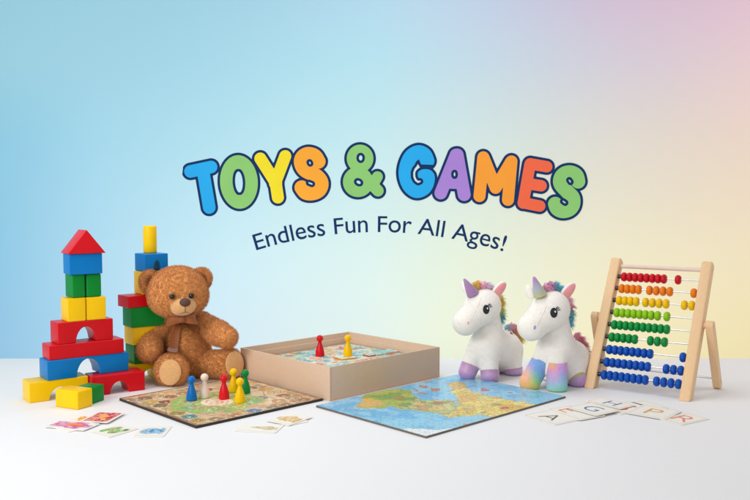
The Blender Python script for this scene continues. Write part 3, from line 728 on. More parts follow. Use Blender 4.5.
    c = blend(c, (60,80,100), (n3 < .285)*.6)
    # jigsaw seams
    pu, pv = RM.U/18, RM.V/24
    su = A+.0030*np.sin(2*PI*B/pv*1.0)+.0012*np.sin(2*PI*B/pv*2.3); sv = B+.0030*np.sin(2*PI*A/pu)+.0012*np.sin(2*PI*A/pu*1.7+1)
    du = abs((su/pu+.5) % 1-.5)*pu; dv = abs((sv/pv+.5) % 1-.5)*pv
    c = blend(c, (70,90,100), (np.minimum(du, dv) < .00045)*.42)
    return c
link('map_print', painted_sheet(RM, mz, 520, map_paint), mat('puzzle_print', rough=.3, spec=.5, attr=True, var=.02), pz)

# =================================================================== LETTER CARDS
card_ink = dict(dark=mat('ink_dark_green', srgb(84,94,86), rough=.6), orange=mat('ink_orange', srgb(232,138,92), rough=.6), blue=mat('ink_blue', srgb(52,104,176), rough=.6), gold=mat('ink_gold', srgb(222,164,60), rough=.6), red=mat('ink_coral', srgb(236,130,92), rough=.6))
cardline = mat('card_border_line', srgb(196,186,166), rough=.6)
def letter_card(P, z, ch, inkn, label, size=.5, rot=0.0, off=0.0):
    th, R = card(P, z, None, label, 'letter_card', 'letter cards before the abacus')
    zt = z+.0012
    # printed border line
    bm = bmesh.new(); m_ = .004; l_ = .0006
    for (a0,b0,a1,b1) in ((m_,m_,R.U-m_,m_+l_),(m_,R.V-m_-l_,R.U-m_,R.V-m_),(m_,m_+l_,m_+l_,R.V-m_-l_),(R.U-m_-l_,m_+l_,R.U-m_,R.V-m_-l_)):
        bm.faces.new([bm.verts.new(tuple(R.o+R.ud*a+R.vd*b)[:2]+(zt+.0002,)) for a,b in ((a0,b0),(a1,b0),(a1,b1),(a0,b1))])
    link('border_line', bm_mesh(bm, 30), cardline, th)
    if ch:
        tm = text_mesh(ch, 0, -.014); xs = [v.co.x for v in tm.vertices]; ys = [v.co.y for v in tm.vertices]
        k = size*R.V/(max(ys)-min(ys)); mx_, my_ = (max(xs)+min(xs))/2, (max(ys)+min(ys))/2; c = R.o+R.u*(.5+off)+R.v/2
        cr, sr = math.cos(rot), math.sin(rot)
        for v in tm.vertices:
            a, b = (v.co.x-mx_)*k*1.1, (v.co.y-my_)*k; a, b = a*cr-b*sr, a*sr+b*cr
            q = c+R.ud*a+R.vd*b; v.co = (q.x, q.y, zt+.0003)
        link('printed_letter', tm, card_ink[inkn], th)
o4 = lambda *P: [(520+x/6.82, 392+y/6.82) for x, y in P]; o5 = lambda *P: [(620+x/7.5, 392+y/7.5) for x, y in P]
letter_card(o4((22,163),(228,229),(432,190),(182,124)), z0, 'A', 'dark', 'letter card with a dark green A, nearest the map puzzle')
letter_card([(546.7,409.7),(579,421),(606,416),(572,405.6)], z0+.0014, 'E', 'orange', 'letter card with an orange E, between the A and G cards', .55, 0, -.2)
letter_card([(598,408.6),(622,415.6),(651,407.2),(628,401.6)], z0, 'S', 'red', 'half hidden letter card with a coral red letter, between H and P')
letter_card([(632,402.8),(655,410),(672,407.8),(641,401.2)], z0, '', 'red', 'blank letter card behind the P card')
letter_card([(586,401.2),(620,409.6),(636,405.6),(600,397.6)], z0+.0028, 'H', 'blue', 'letter card with a blue H, rearmost of the left fan', .6, 0, .06)
letter_card([(569,407.6),(596,417.2),(619,410.4),(589,402.6)], z0+.0042, 'G', 'blue', 'letter card with a blue G, lying over the E and H cards')
letter_card(o5((335,212),(455,256),(664,205),(480,152)), z0, 'R', 'red', 'letter card with a coral red R, rightmost and partly covered by the P card')
letter_card(o5((52,160),(340,213),(467,146),(170,97)), z0+.0014, 'P', 'gold', 'letter card with a golden P')

# =================================================================== ABACUS
w = Vector((.814,-.581,0)).normalized(); bk = Vector((-w.y, w.x, 0))
bl = on_z(591, 387.2); brr = on_z(686, 400); w = (brr-bl).normalized(); bk = Vector((-w.y, w.x, 0)); WID = (brr-bl).length
lean = math.radians(30); up = (bk*math.sin(lean)+ZU*math.cos(lean)).normalized(); nrm = w.cross(up).normalized()  # nrm faces back-down? 
if nrm.y < 0: nrm = -nrm
ab = thing('bead_abacus', 'wooden bead abacus with nine rows of rainbow beads on a leaning frame', 'abacus', (bl+brr)/2)
PW, PD, PL = .0225, .027, .322
def post(c, n_, axis, L, a, b, name, ww, dd, rnd=False, foot=0.0):
    """bar from c along axis, section ww (across w) x dd, edges rounded"""
    bm = bmesh.new(); box_bm(bm, c-a*ww/2-b*dd/2, a*ww, b*dd, axis*L, .003, 3)
    # the foot is cut level with the table
    return bm_mesh(bm)
def bar_profile(p, q, width, a, depth, name, round_ends=(True,True), cut=False):
    """flat bar between p and q seen from the side (thickness `depth` along a), rounded ends"""
    ax = (q-p).normalized(); sd = a.cross(ax).normalized(); L = (q-p).length; h = width/2; pts = []
    if round_ends[0]: pts += [(h*math.cos(t), h*math.sin(t)) for t in [PI/2+PI*k/12 for k in range(13)]]
    else: pts += [(0,h),(0,-h)]
    if round_ends[1]: pts += [(L+h*math.cos(t), h*math.sin(t)) for t in [-PI/2+PI*k/12 for k in range(13)]]
    else: pts += [(L,-h),(L,h)]
    return prism(pts, p-a*depth/2, ax, sd, a, depth, .0022)
for sgn, bp in ((-1, bl), (1, brr)):
    z_off = PD/2*math.sin(lean)
    # post side profile with a level foot: polygon in (bk, z) plane
    tn = math.tan(lean); hw = PD/2/math.cos(lean)
    T = PL*math.cos(lean); e_ = .004
    top = up*PL; 
    pts = [(-hw,0),(hw,0)]
    a1 = up*PL+nrm*PD/2; a0 = up*PL-nrm*PD/2
    for vq in ((a1-up*.005), (a1-nrm*.005), (a0+nrm*.005), (a0-up*.005)): pts.append((vq.dot(bk), vq.z))
    me = prism(pts, bp-w*PW/2, bk, ZU, w, PW, .0034)
    link('side_post', me, M['wood'], ab)
    piv = bp+up*.172+w*sgn*(PW/2+.0135)
    footp = bp+bk*.150+w*sgn*(PW/2+.0165)+ZU*.0105
    lg = link('prop_leg', bar_profile(footp, piv, .021, w, .016, 'leg'), M['wood'], ab)
    link('pivot_washer', tube(bp+up*.172+w*sgn*(PW/2-.001), piv-w*sgn*.0065, .0075, 20), M['wood'], ab)
    link('screw', lathe([(.0035,0),(.0035,.0006),(.0028,.0011)], piv+w*sgn*.0079, w*sgn, 16), M['steel'], lg)
    link('screw', lathe([(.0032,0),(.0032,.0006),(.0026,.0011)], footp+w*sgn*.0079+ZU*.008, w*sgn, 16), M['steel'], lg)
    for s_ in (.022, .305):
        link('screw', lathe([(.0032,0),(.0032,.0006),(.0026,.0011)], bp+up*s_+w*sgn*(PW/2-.0001), w*sgn, 16), M['steel'], ab)
inL = bl+w*PW/2; inR = brr-w*PW/2; RL = (inR-inL).length
link('top_rail', tube(inL+up*.304-w*.002, inR+up*.304+w*.002, .0048, 20), mat('pale_dowel', srgb(228,206,190), rough=.5), ab)
link('brace_rod', tube(bl+bk*.150+ZU*.022-w*(PW/2+.013), brr+bk*.150+ZU*.022+w*(PW/2+.013), .0022), M['steel'], ab)
link('brace_rod', tube(inL+up*.036+nrm*.012, inR+up*.036+nrm*.012, .0018), M['steel'], ab)
bead_cols = dict(r=paint('bead_red',200,20,36,rough=.28), o=paint('bead_orange',232,124,20,rough=.28), y=paint('bead_yellow',238,190,6,rough=.28), l=paint('bead_lime',140,196,24,rough=.28), g=paint('bead_green',10,140,62,rough=.28), b=paint('bead_blue',14,78,176,rough=.28))
BW, BR = .0705*RL, .0109
prof = [(.0026,-BW/2)]+[(.0026+(BR-.0026)*math.sin(PI*k/16)**.62, -BW/2*math.cos(PI*k/16)) for k in range(1,16)]+[(.0026,BW/2)]
BEAD = lathe(prof, (0,0,0), (0,0,1), 24, 80); qrot = w.to_track_quat('Z','Y')
ROWS = [('r',[0,1,2,3,4,5,6,7],[.745]),('o',[0,1,2,3],[.425,.508,.59,.672,.955]),('y',[0,1,2,3],[.405,.488,.571,.654,.87,.955]),('l',[0,1,2,3,4,5,6],[.58,.69]),('g',list(range(10)),[]),
        ('g',[0,1,2,3,4],[.55,.633,.716]),('b',list(range(8)),[.955]),('b',[0,1,2,3,4,5,6,7],[.79,.873,.956]),('b',[0,1,2,3,4,5,6,7],[.705,.788,.871,.954])]
for i, (c, left, free) in enumerate(ROWS):
    s_ = .276-i*.0305; off = -nrm*.003
    a, b_ = inL+up*s_+off, inR+up*s_+off
    link('rod', tube(a-w*.002, b_+w*.002, .0017), M['steel'], ab)
    link('end_peg', tube(a-w*.0005, a+w*.0055, .0052, 16), M['black'], ab)
    for t in [(.0075+BW/2+k*(BW+.0001))/RL for k in left]+free:
        me = BEAD.copy() if False else BEAD
        key = 'bead_'+c
        if key not in globals(): 
            globals()[key] = BEAD.copy(); globals()[key].materials.append(bead_cols[c])
        o_ = bpy.data.objects.new('bead', globals()[key]); COL.objects.link(o_); o_.parent = ab
        o_.rotation_mode = 'QUATERNION'; o_.rotation_quaternion = qrot; o_.location = a+(b_-a)*t+ZU*(-.0006)-ab.location

# =================================================================== TEDDY BEAR
def V3(px, py, Y): return np.array(at_y(px, py, Y))
def px(n, Y): return n*Y/F
tb = thing('teddy_bear', 'curly brown teddy bear with a satin bow sitting against the blocks', 'teddy bear', on_z(185, 384))
YH = 1.905; YB = 1.965
yaw = math.radians(16)
RH = rotm(yaw, math.radians(4))
hc = V3(178, 291, YH)
fwd = RH@np.array([0,-1,0]); rgt = RH@np.array([1,0,0]); upv = RH@np.array([0,0,1])
mz_c = hc+fwd*px(21,YH)+rgt*px(3.2,YH)-upv*px(10.2,YH)
legLf = V3(171.5, 370.5, 1.862); legRf = V3(226, 364, 1.915)
def teddy(p):
    f = ell(p, hc, (px(28.5,YH), px(26,YH), px(24.5,YH)), RH)
    f = smin(f, ell(p, hc-upv*px(8,YH)+fwd*px(4,YH), (px(27,YH),px(22,YH),px(16,YH)), RH), .02)
    bdy = ell(p, V3(186,349,YB), (px(23.5,YB),px(22,YB),px(31,YB)), rotm(yaw))
    bdy = smin(bdy, ell(p, V3(187,362,YB), (px(25,YB),px(23,YB),px(17,YB)), rotm(yaw)), .02)
    f = smin(f, bdy, .012)
    a1 = np.minimum(rcone(p, V3(166,322,1.95), V3(149,339,1.925), px(10,1.94), px(12.2,1.92)), rcone(p, V3(149,339,1.925), V3(149.5,350,1.89), px(12.2,1.92), px(12,1.89)))
    a2 = smin(rcone(p, V3(202,322,1.95), V3(218,333,1.925), px(10,1.94), px(11.5,1.92)), rcone(p, V3(218,333,1.925), V3(227,337.5,1.89), px(11.5,1.92), px(10.5,1.89)), .01)
    f = smin(f, smin(a1, a1, .004), .006); f = smin(f, a2, .006)
    l1 = rcone(p, V3(174,366,1.95), V3(172,371,1.885), px(13,1.95), px(15,1.88))
    l1 = smin(l1, ell(p, legLf, (px(17.4,1.86), .022, px(17.0,1.86)), rotm(math.radians(-6), math.radians(-10))), .012)
    RF = rotm(math.radians(41), math.radians(-8))
    l2 = rcone(p, V3(202,365,1.96), V3(222,364,1.925), px(14,1.95), px(13.5,1.92))
    l2 = smin(l2, ell(p, legRf+np.array([.010,0,0]), (px(14,1.91), .020, px(16.2,1.91)), RF), .012)
    f = smin(f, l1, .005); f = smin(f, l2, .005)
    return np.maximum(f, .0015-p[...,2])
tv, tf = nets(teddy, (-.60,1.79,-.01), (-.28,2.04,.31), .0046)
FD = lin((222,150,82)); FP = lin((232,164,96))
def tcol(P):
    n = fbm(P[:,0]*60+P[:,1]*31, P[:,2]*60+P[:,1]*17, 91, 3); return FD*(1-n[:,None])+FP*n[:,None]
# fur is shaved where the muzzle, pads and bow sit
padLc = legLf+np.array([.002,-.0215,.000]); padRd = rotm(math.radians(41), math.radians(-8))@np.array([0,-1,0])
padRc = legRf+np.array([.010,0,0])+padRd*.0195
RPL = rotm(math.radians(-6), math.radians(-10)); RPR = rotm(math.radians(41), math.radians(-8))
pad_r1 = (px(11.6,1.85), .006, px(13,1.85)); pad_r2 = (px(10.5,1.9), .006, px(13,1.9))
def keep(P):
    return (ell(P, mz_c, (px(12.5,YH),px(11,YH),px(9.5,YH)), RH) > -.001) & (ell(P, padLc, (pad_r1[0]*.9,.014,pad_r1[2]*.9), RPL) > 0) & (ell(P, padRc, (pad_r2[0]*.9,.014,pad_r2[2]*.9), RPR) > 0)
v, f, c = furry(tv, tf, 56000, .0082, .00040, .8, tcol, keep=keep, jitter=.45, lmin=.55, turns=1.0, clump=9000, shade=.06)
fur = mat('brown_plush', rough=.85, spec=.15, attr=True, var=.10, nscale=120, sheen=.25)
link('body', np_mesh(v, f, None, c), fur, tb)
# ears
def ear(c, r, R, nrm_, name='ear'):
    q = lambda p: np.maximum(smin(ell(p, c, r, R), ell(p, c, r, R), .001), -ell(p, c-(R@np.array([0,.0125,0])), (r[0]*.62,.011,r[2]*.62), R))
    ev, ef = nets(q, c-np.array([.04]*3), c+np.array([.04]*3), .0032)
    v, f, cc_ = furry(ev, ef, 4200, .0070, .00040, .8, tcol, jitter=.4, clump=560)
    link(name, np_mesh(v, f, None, cc_), fur, tb)
ear(V3(150.3,282.5,YH+.0), (px(10.8,YH),.013,px(12.6,YH)), rotm(math.radians(34), 0, math.radians(-16)), None)
ear(V3(200.5,279.5,YH+.022), (px(11,YH),.013,px(12.2,YH)), rotm(math.radians(14), 0, math.radians(28)), None)
plush_tan = mat('tan_velour', srgb(222,172,116), rough=.85, spec=.15, var=.12, nscale=260, bump=.9, bscale=600, sheen=.5)
link('muzzle', blob(mz_c, (px(13.4,YH),px(11.5,YH),px(10.8,YH)), RH, 36), plush_tan, tb)
nose_c = mz_c+fwd*px(10.4,YH)+upv*px(4.4,YH)+rgt*px(2.0,YH)
link('nose', blob(nose_c, (px(5.3,YH),px(2.8,YH),px(4.3,YH)), RH@rotm(0,math.radians(-22)), 28), mat('nose_fabric', srgb(84,52,40), rough=.6, var=.1, nscale=400, bump=.5, bscale=1500), tb)
for s_, dx, dz, r in ((-1,-6.9,4.0,2.75),(1,11.6,4.0,2.75)):
    q = hc+rgt*px(dx,YH)+upv*px(-.2,YH); # push out to the face surface
    d = fwd
    for it in range(40):
        if teddy((q)[None,:])[0] > .003: break
        q = q+d*.002
    link('eye', blob(q, (px(2.7,YH),px(2.2,YH),px(2.75,YH)), RH, 24), mat('black_glass', srgb(14,12,12), rough=.08, spec=.6), tb)
# stitched mouth
thread = mat('dark_thread', srgb(96,60,40), rough=.8)
def thread_path(P, r, name, parent, m):
    bm = bmesh.new(); me = None; vs = []; fs = []; n = 6
    for i, p in enumerate(P):
        p = Vector(p); t = (Vector(P[min(i+1,len(P)-1)])-Vector(P[max(i-1,0)])).normalized(); a = t.orthogonal().normalized(); b = t.cross(a)
        for k in range(n): vs.append(p+(a*math.cos(2*PI*k/n)+b*math.sin(2*PI*k/n))*r)
    for i in range(len(P)-1):
        for k in range(n): fs.append((i*n+k, i*n+(k+1)%n, (i+1)*n+(k+1)%n, (i+1)*n+k))
    me = bpy.data.meshes.new('m'); me.from_pydata(vs, [], fs); me.update(); return link(name, smooth(me), m, parent)
def on_muzzle(a, b):
    x, z = a/13.2, b/10.2; y = math.sqrt(max(0, 1-x*x-z*z)); return mz_c+rgt*px(a,YH)+upv*px(b,YH)+fwd*(px(11.5,YH)*y+.0004)
thread_path([on_muzzle(2.0,b) for b in np.linspace(0,-5.5,8)], .0007, 'mouth_stitch', tb, thread)
thread_path([on_muzzle(a+1.7,-5.5-1.2*math.cos((a-.3)/6*PI)*-.8-.9) for a in np.linspace(-6.5,6,14)], .0006, 'mouth_stitch', tb, thread)
def pad(c, r, R):
    link('foot_pad', blob(c, r, R, 36), plush_tan, tb)
pad(padLc+np.array([0,.001,0]), pad_r1, RPL); pad(padRc, pad_r2, RPR)
# bow: ribbon strips with thickness
satin = mat('brown_satin', srgb(146,82,34), rough=.55, spec=.3, var=.08, nscale=60, sheen=.3, grain=(1,1,6))
def ribbon(pts, wid, name, parent, thick=.0012, wv=None):
    """pts: centre line; wid: widths; wv: across directions"""
    bm = bmesh.new(); L_ = []; 
    for i, p in enumerate(pts):
        p = Vector(p); a = Vector(wv[i] if isinstance(wv, list) else wv).normalized(); hw = wid[i]/2
        t = (Vector(pts[min(i+1,len(pts)-1)])-Vector(pts[max(i-1,0)])).normalized(); nn = a.cross(t).normalized()
        row = []
        for k in range(5):
            s_ = -1+k/2; row.append((bm.verts.new(p+a*hw*s_+nn*(thick/2+.0012*(math.cos(s_*2.4)))), bm.verts.new(p+a*hw*s_+nn*(-thick/2+.0012*(math.cos(s_*2.4))))))
        L_.append(row)
    for i in range(len(L_)-1):
        for k in range(4):
            for sd in (0,1):
                q = [L_[i][k][sd], L_[i+1][k][sd], L_[i+1][k+1][sd], L_[i][k+1][sd]]; bm.faces.new(q if sd == 0 else q[::-1])
        for k in (0,4): bm.faces.new([L_[i][k][0], L_[i][k][1], L_[i+1][k][1], L_[i+1][k][0]])
    for row in (L_[0], L_[-1]):
        for k in range(4): bm.faces.new([row[k][0], row[k+1][0], row[k+1][1], row[k][1]])
    return link(name, bm_mesh(bm, 60), satin, parent)
YW = 1.868
bow = link('bow', blob(V3(182,320,YW-.006), (px(3.2,YW),.0055,px(3,YW)), rotm(yaw), 20), satin, tb)
def loop(side, x1, y1, w1, dy):
    base_ = V3(182,320,YW-.004); tip = V3(x1,y1,YW+dy); d = tip-base_; upd = np.array([-.25*side,0,1.]); out = np.array([.1,-1,.0])
    P = []; W = []
    for k in range(15):
        t = k/14; s_ = math.sin(PI*t); P.append(base_+d*s_**.75+out*(.009*math.sin(2*PI*t)*(1 if t < .5 else .6))); W.append(px(5+ (w1-5)*s_**.8, YW))
    ribbon(P, W, 'bow_loop', bow, wv=upd)
loop(-1, 167.5, 320.5, 13, .010); loop(1, 196, 318.5, 12, .012)
def body_front(pxx, pyy):
    Y = YW-.03
    for it in range(80):
        q = V3(pxx, pyy, Y)
        if teddy(q[None,:])[0] < .0075: break
        Y += .0012
    return V3(pxx, pyy, min(Y,YB))
ribbon([body_front(*p)+np.array([0,-.002,0]) for p in [(181,321),(178.5,326),(176,333),(174.5,341),(173.5,348),(172.5,351.5)]], [px(q,YW) for q in (4,6.5,8.5,9.5,10,10)], 'bow_tail', bow, wv=(1,.1,-.15))
ribbon([body_front(*p)+np.array([0,-.001,0]) for p in [(184,321),(189,324),(194,328),(198,331.5)]], [px(q,YW) for q in (4,6,7,7.5)], 'bow_tail', bow, wv=(.6,.1,.8))
# neck ribbon
nk = []
for k in range(19):
    a = -PI*.95+PI*.95*2*k/18; q = V3(182, 318.5, YB-.02)
    d = rotm(yaw)@np.array([math.sin(a)*px(19,YB), -math.cos(a)*px(17,YB)+.0, 0]); nk.append(q+d+np.array([0,.0,.002*math.cos(a)]))
ribbon(nk, [px(5,YB)]*19, 'neck_ribbon', bow, wv=(0,0,1))

# =================================================================== UNICORNS
velv = mat('white_velour', srgb(249,244,238), rough=.9, spec=.1, var=.035, nscale=130, bump=.9, bscale=520, sheen=.45, sss=.12)
pink = mat('pink_satin', srgb(244,160,166), rough=.7, spec=.2, var=.08, nscale=100, bump=.3, bscale=800, sheen=.3)
shine = mat('iridescent_fabric', rough=.38, spec=.5, attr=True, var=.06, nscale=300, bump=.3, bscale=900, sheen=.3)
plushc = mat('coloured_plush', rough=.85, spec=.12, attr=True, var=.08, nscale=200, bump=.5, bscale=900, sheen=.3)
hairm = mat('coloured_fur', rough=.7, spec=.2, attr=True, var=.04, nscale=100, sheen=.2)
eyeb = mat('embroidered_eye', srgb(30,32,40), rough=.45, spec=.4, var=.15, nscale=900, bump=.4, bscale=1500); eyew = mat('eye_white', srgb(235,238,240), rough=.5)
def ramp_np(t, stops):
    t = np.clip(t, 0, 1); xs = [s[0] for s in stops]; cs = np.array([lin(s[1]) for s in stops])
    return np.stack([np.interp(t, xs, cs[:,k]) for k in range(3)], -1)
def unicorn(X0, Y0, Z0, S_, D, label, style):
    """design coordinates: pixels of the left animal's frame (x, y) with depth offset in px; X0/Y0 shift, S_ scale"""
    def U(x, y, d=0):
        return V3(X0+(x-484)*S_, Y0+(y-383)*S_, D+d*S_*mpp(D))
    r = lambda n: n*S_*mpp(D)
    root = thing('plush_unicorn', label, 'plush unicorn', on_z(X0+8, Y0-2), 'plush unicorns')
    legs = style['legs']
    RHd = rotm(math.radians(-38), 0, 0)
    hcn = U(483.5,306,2); mzn = U(465.5,322.5,-11)
    def body(p):
        f = ell(p, hcn, (r(17.5), r(19), r(18)), RHd)
        f = smin(f, rcone(p, U(478,311,-4), mzn, r(15.5), r(12.3)), r(6))
        f = smin(f, ell(p, mzn, (r(12.6),r(12.5),r(12.2)), None), r(3))
        nk_ = rcone(p, U(488.5,318,9), U(489.5,343,11), r(12), r(16.5))
        f = smin(f, nk_, r(2.6))
        b = rcone(p, U(486.5,347,8), U(503,349,26), r(18.6), r(19.5)) if style['stand'] else smin(rcone(p, U(487,345,8), U(500,354,24), r(18), r(21)), rcone(p, U(498,358,22), U(503,366,24), r(20), r(17)), r(6))
        f = smin(f, b, r(4))
        for (a, bb, ra, rb) in legs: f = smin(f, rcone(p, U(*a), U(*bb), r(ra), r(rb)), r(5.5))
        return np.maximum(f, .0012-p[...,2])
    lo = np.minimum.reduce([U(448,390,-30), U(530,285,60)]); hi = np.maximum.reduce([U(448,390,-30), U(530,280,60)]); lo[2] = -.01
    bv, bf = nets(body, lo, hi, .0036)
    v_, f_, c_ = furry(bv, bf, 24000, .0022, .00020, .3, lambda P: np.ones((len(P),3)), jitter=.6, lmin=.5, segs=2, shade=0)
    link('body', np_mesh(v_, f_), velv, root)
    def surf(x, y, start=-45, eps=0.0):
        d = start
        for it in range(160):
            q = U(x, y, d)
            if body(q[None,:])[0] < eps: return q, d
            d += .5
        return q, d
    def nrm_at(q, h=.002):
        g = np.array([body((q+e_)[None,:])[0]-body((q-e_)[None,:])[0] for e_ in np.eye(3)*h]); return g/np.linalg.norm(g)
    # foot covers: shell of the leg's lower end, a hair outside the body surface
    for k, (a, bb, ra, rb) in enumerate(legs):
        A, B = U(*a), U(*bb); ax = (B-A)/np.linalg.norm(B-A); st = style['cuff'][k]
        if st is None: continue
        cut, cols, hor = st
        C = A+(B-A)*cut
        def cuff(p): return np.maximum(np.maximum(np.minimum(rcone(p, A, B, r(ra+.55), r(rb+.55)), body(p)-.0012), -((p-C)@(ax*.75+np.array([0,0,-.25])))), .0008-p[...,2])
        cuff2 = lambda p: np.maximum(np.maximum(rcone(p, A, B, r(ra+.75), r(rb+.9)), -((p-C)@ax)), .0008-p[...,2])
        cv, cf = nets(cuff2, B-np.array([r(22)]*3), B+np.array([r(22)]*3), .0026)
        t = ((cv-C)@ax)/max(np.max((cv-C)@ax), 1e-6)
        xr_ = (cv-B)@np.array([1,0,0])/r(rb*1.2)*.5+.5
        n = fbm(cv[:,0]*90, cv[:,2]*90+cv[:,1]*50, 120+k, 3)
        tt = t+(n-.5)*.16; ca, cb = cols if isinstance(cols, tuple) else (cols, cols); xr_ = sstep(.5-.5*hor, .5+.5*hor, xr_+(n-.5)*.3)[:,None] if hor else np.zeros((len(cv),1))
        link('hoof' if style['name'] == 'hoof' else 'foot_cover', np_mesh(cv, cf, 60, (ramp_np(tt, ca)*(1-xr_)+ramp_np(tt, cb)*xr_)*.86+.10), shine if style['name'] == 'hoof' else plushc, root)
    # horn
    hb, ht = U(472,292.5,-7), U(464.0,278.8,-11)
    if style['name'] != 'hoof': hb, ht = U(473,292,-8), U(467.5,276,-10)
    ax = ht-hb; Lh = np.linalg.norm(ax); pr = [(r(5.0)*(1-t)**.86+r(.9), Lh*t) for t in np.linspace(-.1,.94,14)]+[(r(.95),Lh*.98),(r(.45),Lh*1.0)]
    hm = lathe(pr, hb, ax, 28, 80); co = np.array([v_.co for v_ in hm.vertices]); t = ((co-hb)@ax)/Lh**2
    at_ = hm.color_attributes.new('Col','FLOAT_COLOR','POINT'); cc_ = np.ones((len(co),4), np.float32); cc_[:,:3] = ramp_np(t, style['horn']); at_.data.foreach_set('color', cc_.ravel())
    link('horn', hm, plushc, root)
    # ears
    def ear_(bc, tip, wdt, face, inner=True):
        bc, tip = np.array(bc), np.array(tip); ax_ = (tip-bc); L_ = np.linalg.norm(ax_); ax_ = ax_/L_; fc = np.array(face, float); fc = fc-ax_*(fc@ax_); fc /= np.linalg.norm(fc); sd = np.cross(fc, ax_)
        R = np.stack([sd, fc, ax_], 1); mid = (bc+tip)/2
        eo = link('ear', blob(mid, (wdt, r(2.6), L_*.58), R, 24), velv, root)
        if inner: link('inner_ear', blob(mid+fc*r(1.25)+ax_*L_*.03, (wdt*.80, r(1.9), L_*.50), R, 20), pink, eo)
    ear_(U(492,298,3), U(504.5,283,3), r(6.2), (.35,-.9,-.25))
    if style['name'] == 'hoof': ear_(U(468,294,6), U(463.5,282,10), r(4), (-.3,-.9,0), False)
    else: ear_(U(465.5,296,4), U(462,284.5,6), r(4), (-.5,-.9,0), False)
    # eye (near side), the other eye on the far side
    for (ex, ey, nm) in ((486.2,309.5,'eye'),):
        q, d = surf(ex, ey); nn = nrm_at(q); up_ = np.array([0,0,1.]); sd = np.cross(up_, -nn); sd /= np.linalg.norm(sd); up_ = np.cross(nn, sd)*-1
        if up_[2] < 0: up_ = -up_
        R = np.stack([sd, -nn, up_], 1)
        eo = link('eye', blob(q, (r(3.5), r(.9), r(4.6)), R, 28), eyeb, root)
        link('eye_ring', blob(q+nn*r(.12), (r(2.3), r(.95), r(3.2)), R, 22), mat('eye_blue', srgb(58,66,84), rough=.5), eo)
        link('pupil', blob(q+nn*r(.25), (r(1.9), r(.95), r(2.7)), R, 22), mat('pupil_black', srgb(10,10,14), rough=.35), eo)
        link('eye_glint', blob(q+nn*r(1.0)-sd*r(.9)+up_*r(1.0), (r(.8), r(.35), r(.95)), R, 12), eyew, eo)
        for (dx, dy) in ((3.0,5.2),(4.4,4.4),(5.4,2.8)):
            s0 = surf(ex+dx*.62, ey-dy*.72)[0]; s1 = surf(ex+dx*1.0+.3, ey-dy*1.12)[0]; thread_path([s0+nn*.0004, (s0+s1)/2+nn*.0008, s1+nn*.0006], r(.45), 'eyelash', eo, eyeb)
    # the eye on the far side of the head, mirrored about the head's own plane
    hd = (mzn-hcn); hd[2] = 0; hd /= np.linalg.norm(hd); sdv = np.array([-hd[1], hd[0], 0])
    q0, _ = surf(486.2,309.5); sgn_ = (q0-hcn)@sdv; q = q0-2*sgn_*sdv; gq = nrm_at(q)
    for it in range(60):
        val = body(q[None,:])[0]
        if abs(val) < 2e-4: break
        q = q-gq*val*.7
    nn = nrm_at(q); sd = np.cross(np.array([0,0,1.]), nn); sd /= np.linalg.norm(sd); R = np.stack([sd, nn, np.cross(sd, nn)], 1)
    link('eye', blob(q, (r(3.5), r(.9), r(4.6)), R, 20), eyeb, root)
    # nostril and seam
    q, d = surf(468.6,323.2); nn = nrm_at(q); link('nostril', blob(q, (r(1.3), r(.5), r(2.0)), rotm(math.radians(20),0,math.radians(15))), mat('nostril_thread', srgb(*style['nostril']), rough=.7), root)
    sm = [surf(x, y)[0]+np.array([0,-.0004,0]) for x, y in [(482.5,292.5),(481,298),(479,304),(477,309),(474.5,314),(472.5,318),(470.5,322)]]
    thread_path(sm, r(.3), 'face_seam', root, mat('seam_thread', srgb(222,214,204), rough=.9))
    # mane: tufts on top of the head and down the back of the neck
    def plume(name, tufts, n, L_):
        A_ = [U(t[0], t[1], t[2]) for t in tufts]; DV = [np.array(t[5])/np.linalg.norm(t[5]) for t in tufts]
        B_ = [a+d*r(t[6]*.42) for a, d, t in zip(A_, DV, tufts)]; CC = np.array([lin(t[7]) for t in tufts])
        def f(p):
            o = None
            for a, b, t in zip(A_, B_, tufts):
                q = rcone(p, a, b, r(t[4]*1.15), r(t[4]*.75)); o = q if o is None else smin(o, q, r(1.2))
            return o
        al = np.array(A_+B_); pv, pf = nets(f, al.min(0)-r(6), al.max(0)+r(6), .0023)
        M_ = (np.array(A_)+np.array(B_))/2
        def colr(P):
            w_ = 1/(((P[:,None,:]-M_[None])**2).sum(-1)+1e-7)**2.2; return ((w_@CC)/w_.sum(1)[:,None])**.8
        v_, f_, c_ = furry(pv, pf, n, r(L_), .00066, .3, colr, lean=np.array([.25,-.05,-.45]), jitter=.5, lmin=.4, turns=.4, segs=3, shade=.12, clump=n//9)
        link(name, np_mesh(v_, f_, None, c_.clip(0,1)), hairm, root)
    plume('mane', style['mane'], 1700, 5.2); plume('tail', style['tail'], 1000, 5.6)
    # red woven tag near the tail
    q, d = surf(511.6,334.2); nn = nrm_at(q)
    if style['tag']: 
        link('side_patch', blob(q, (r(1.1), r(.5), r(2.6)), rotm(0,0,math.radians(-32))), mat('red_felt', srgb(196,26,60), rough=.8), root)
    return root
PUR = [(0,(176,124,178)),(.45,(198,146,198)),(.75,(172,126,190)),(1,(150,112,186))]
RB1 = ([(0,(190,170,220)),(.3,(240,150,200)),(.6,(250,170,150)),(.85,(250,180,90)),(1,(246,180,80))], [(0,(110,170,240)),(.3,(100,160,230)),(.55,(110,200,180)),(.75,(190,220,90)),(1,(250,200,80))])
RB2 = ([(0,(248,180,70)),(.16,(246,180,110)),(.32,(236,150,200)),(.6,(190,170,226)),(.8,(140,200,220)),(1,(130,210,180))], [(0,(226,150,226)),(.32,(204,146,228)),(.55,(150,176,232)),(.75,(130,204,220)),(1,(120,212,172))])
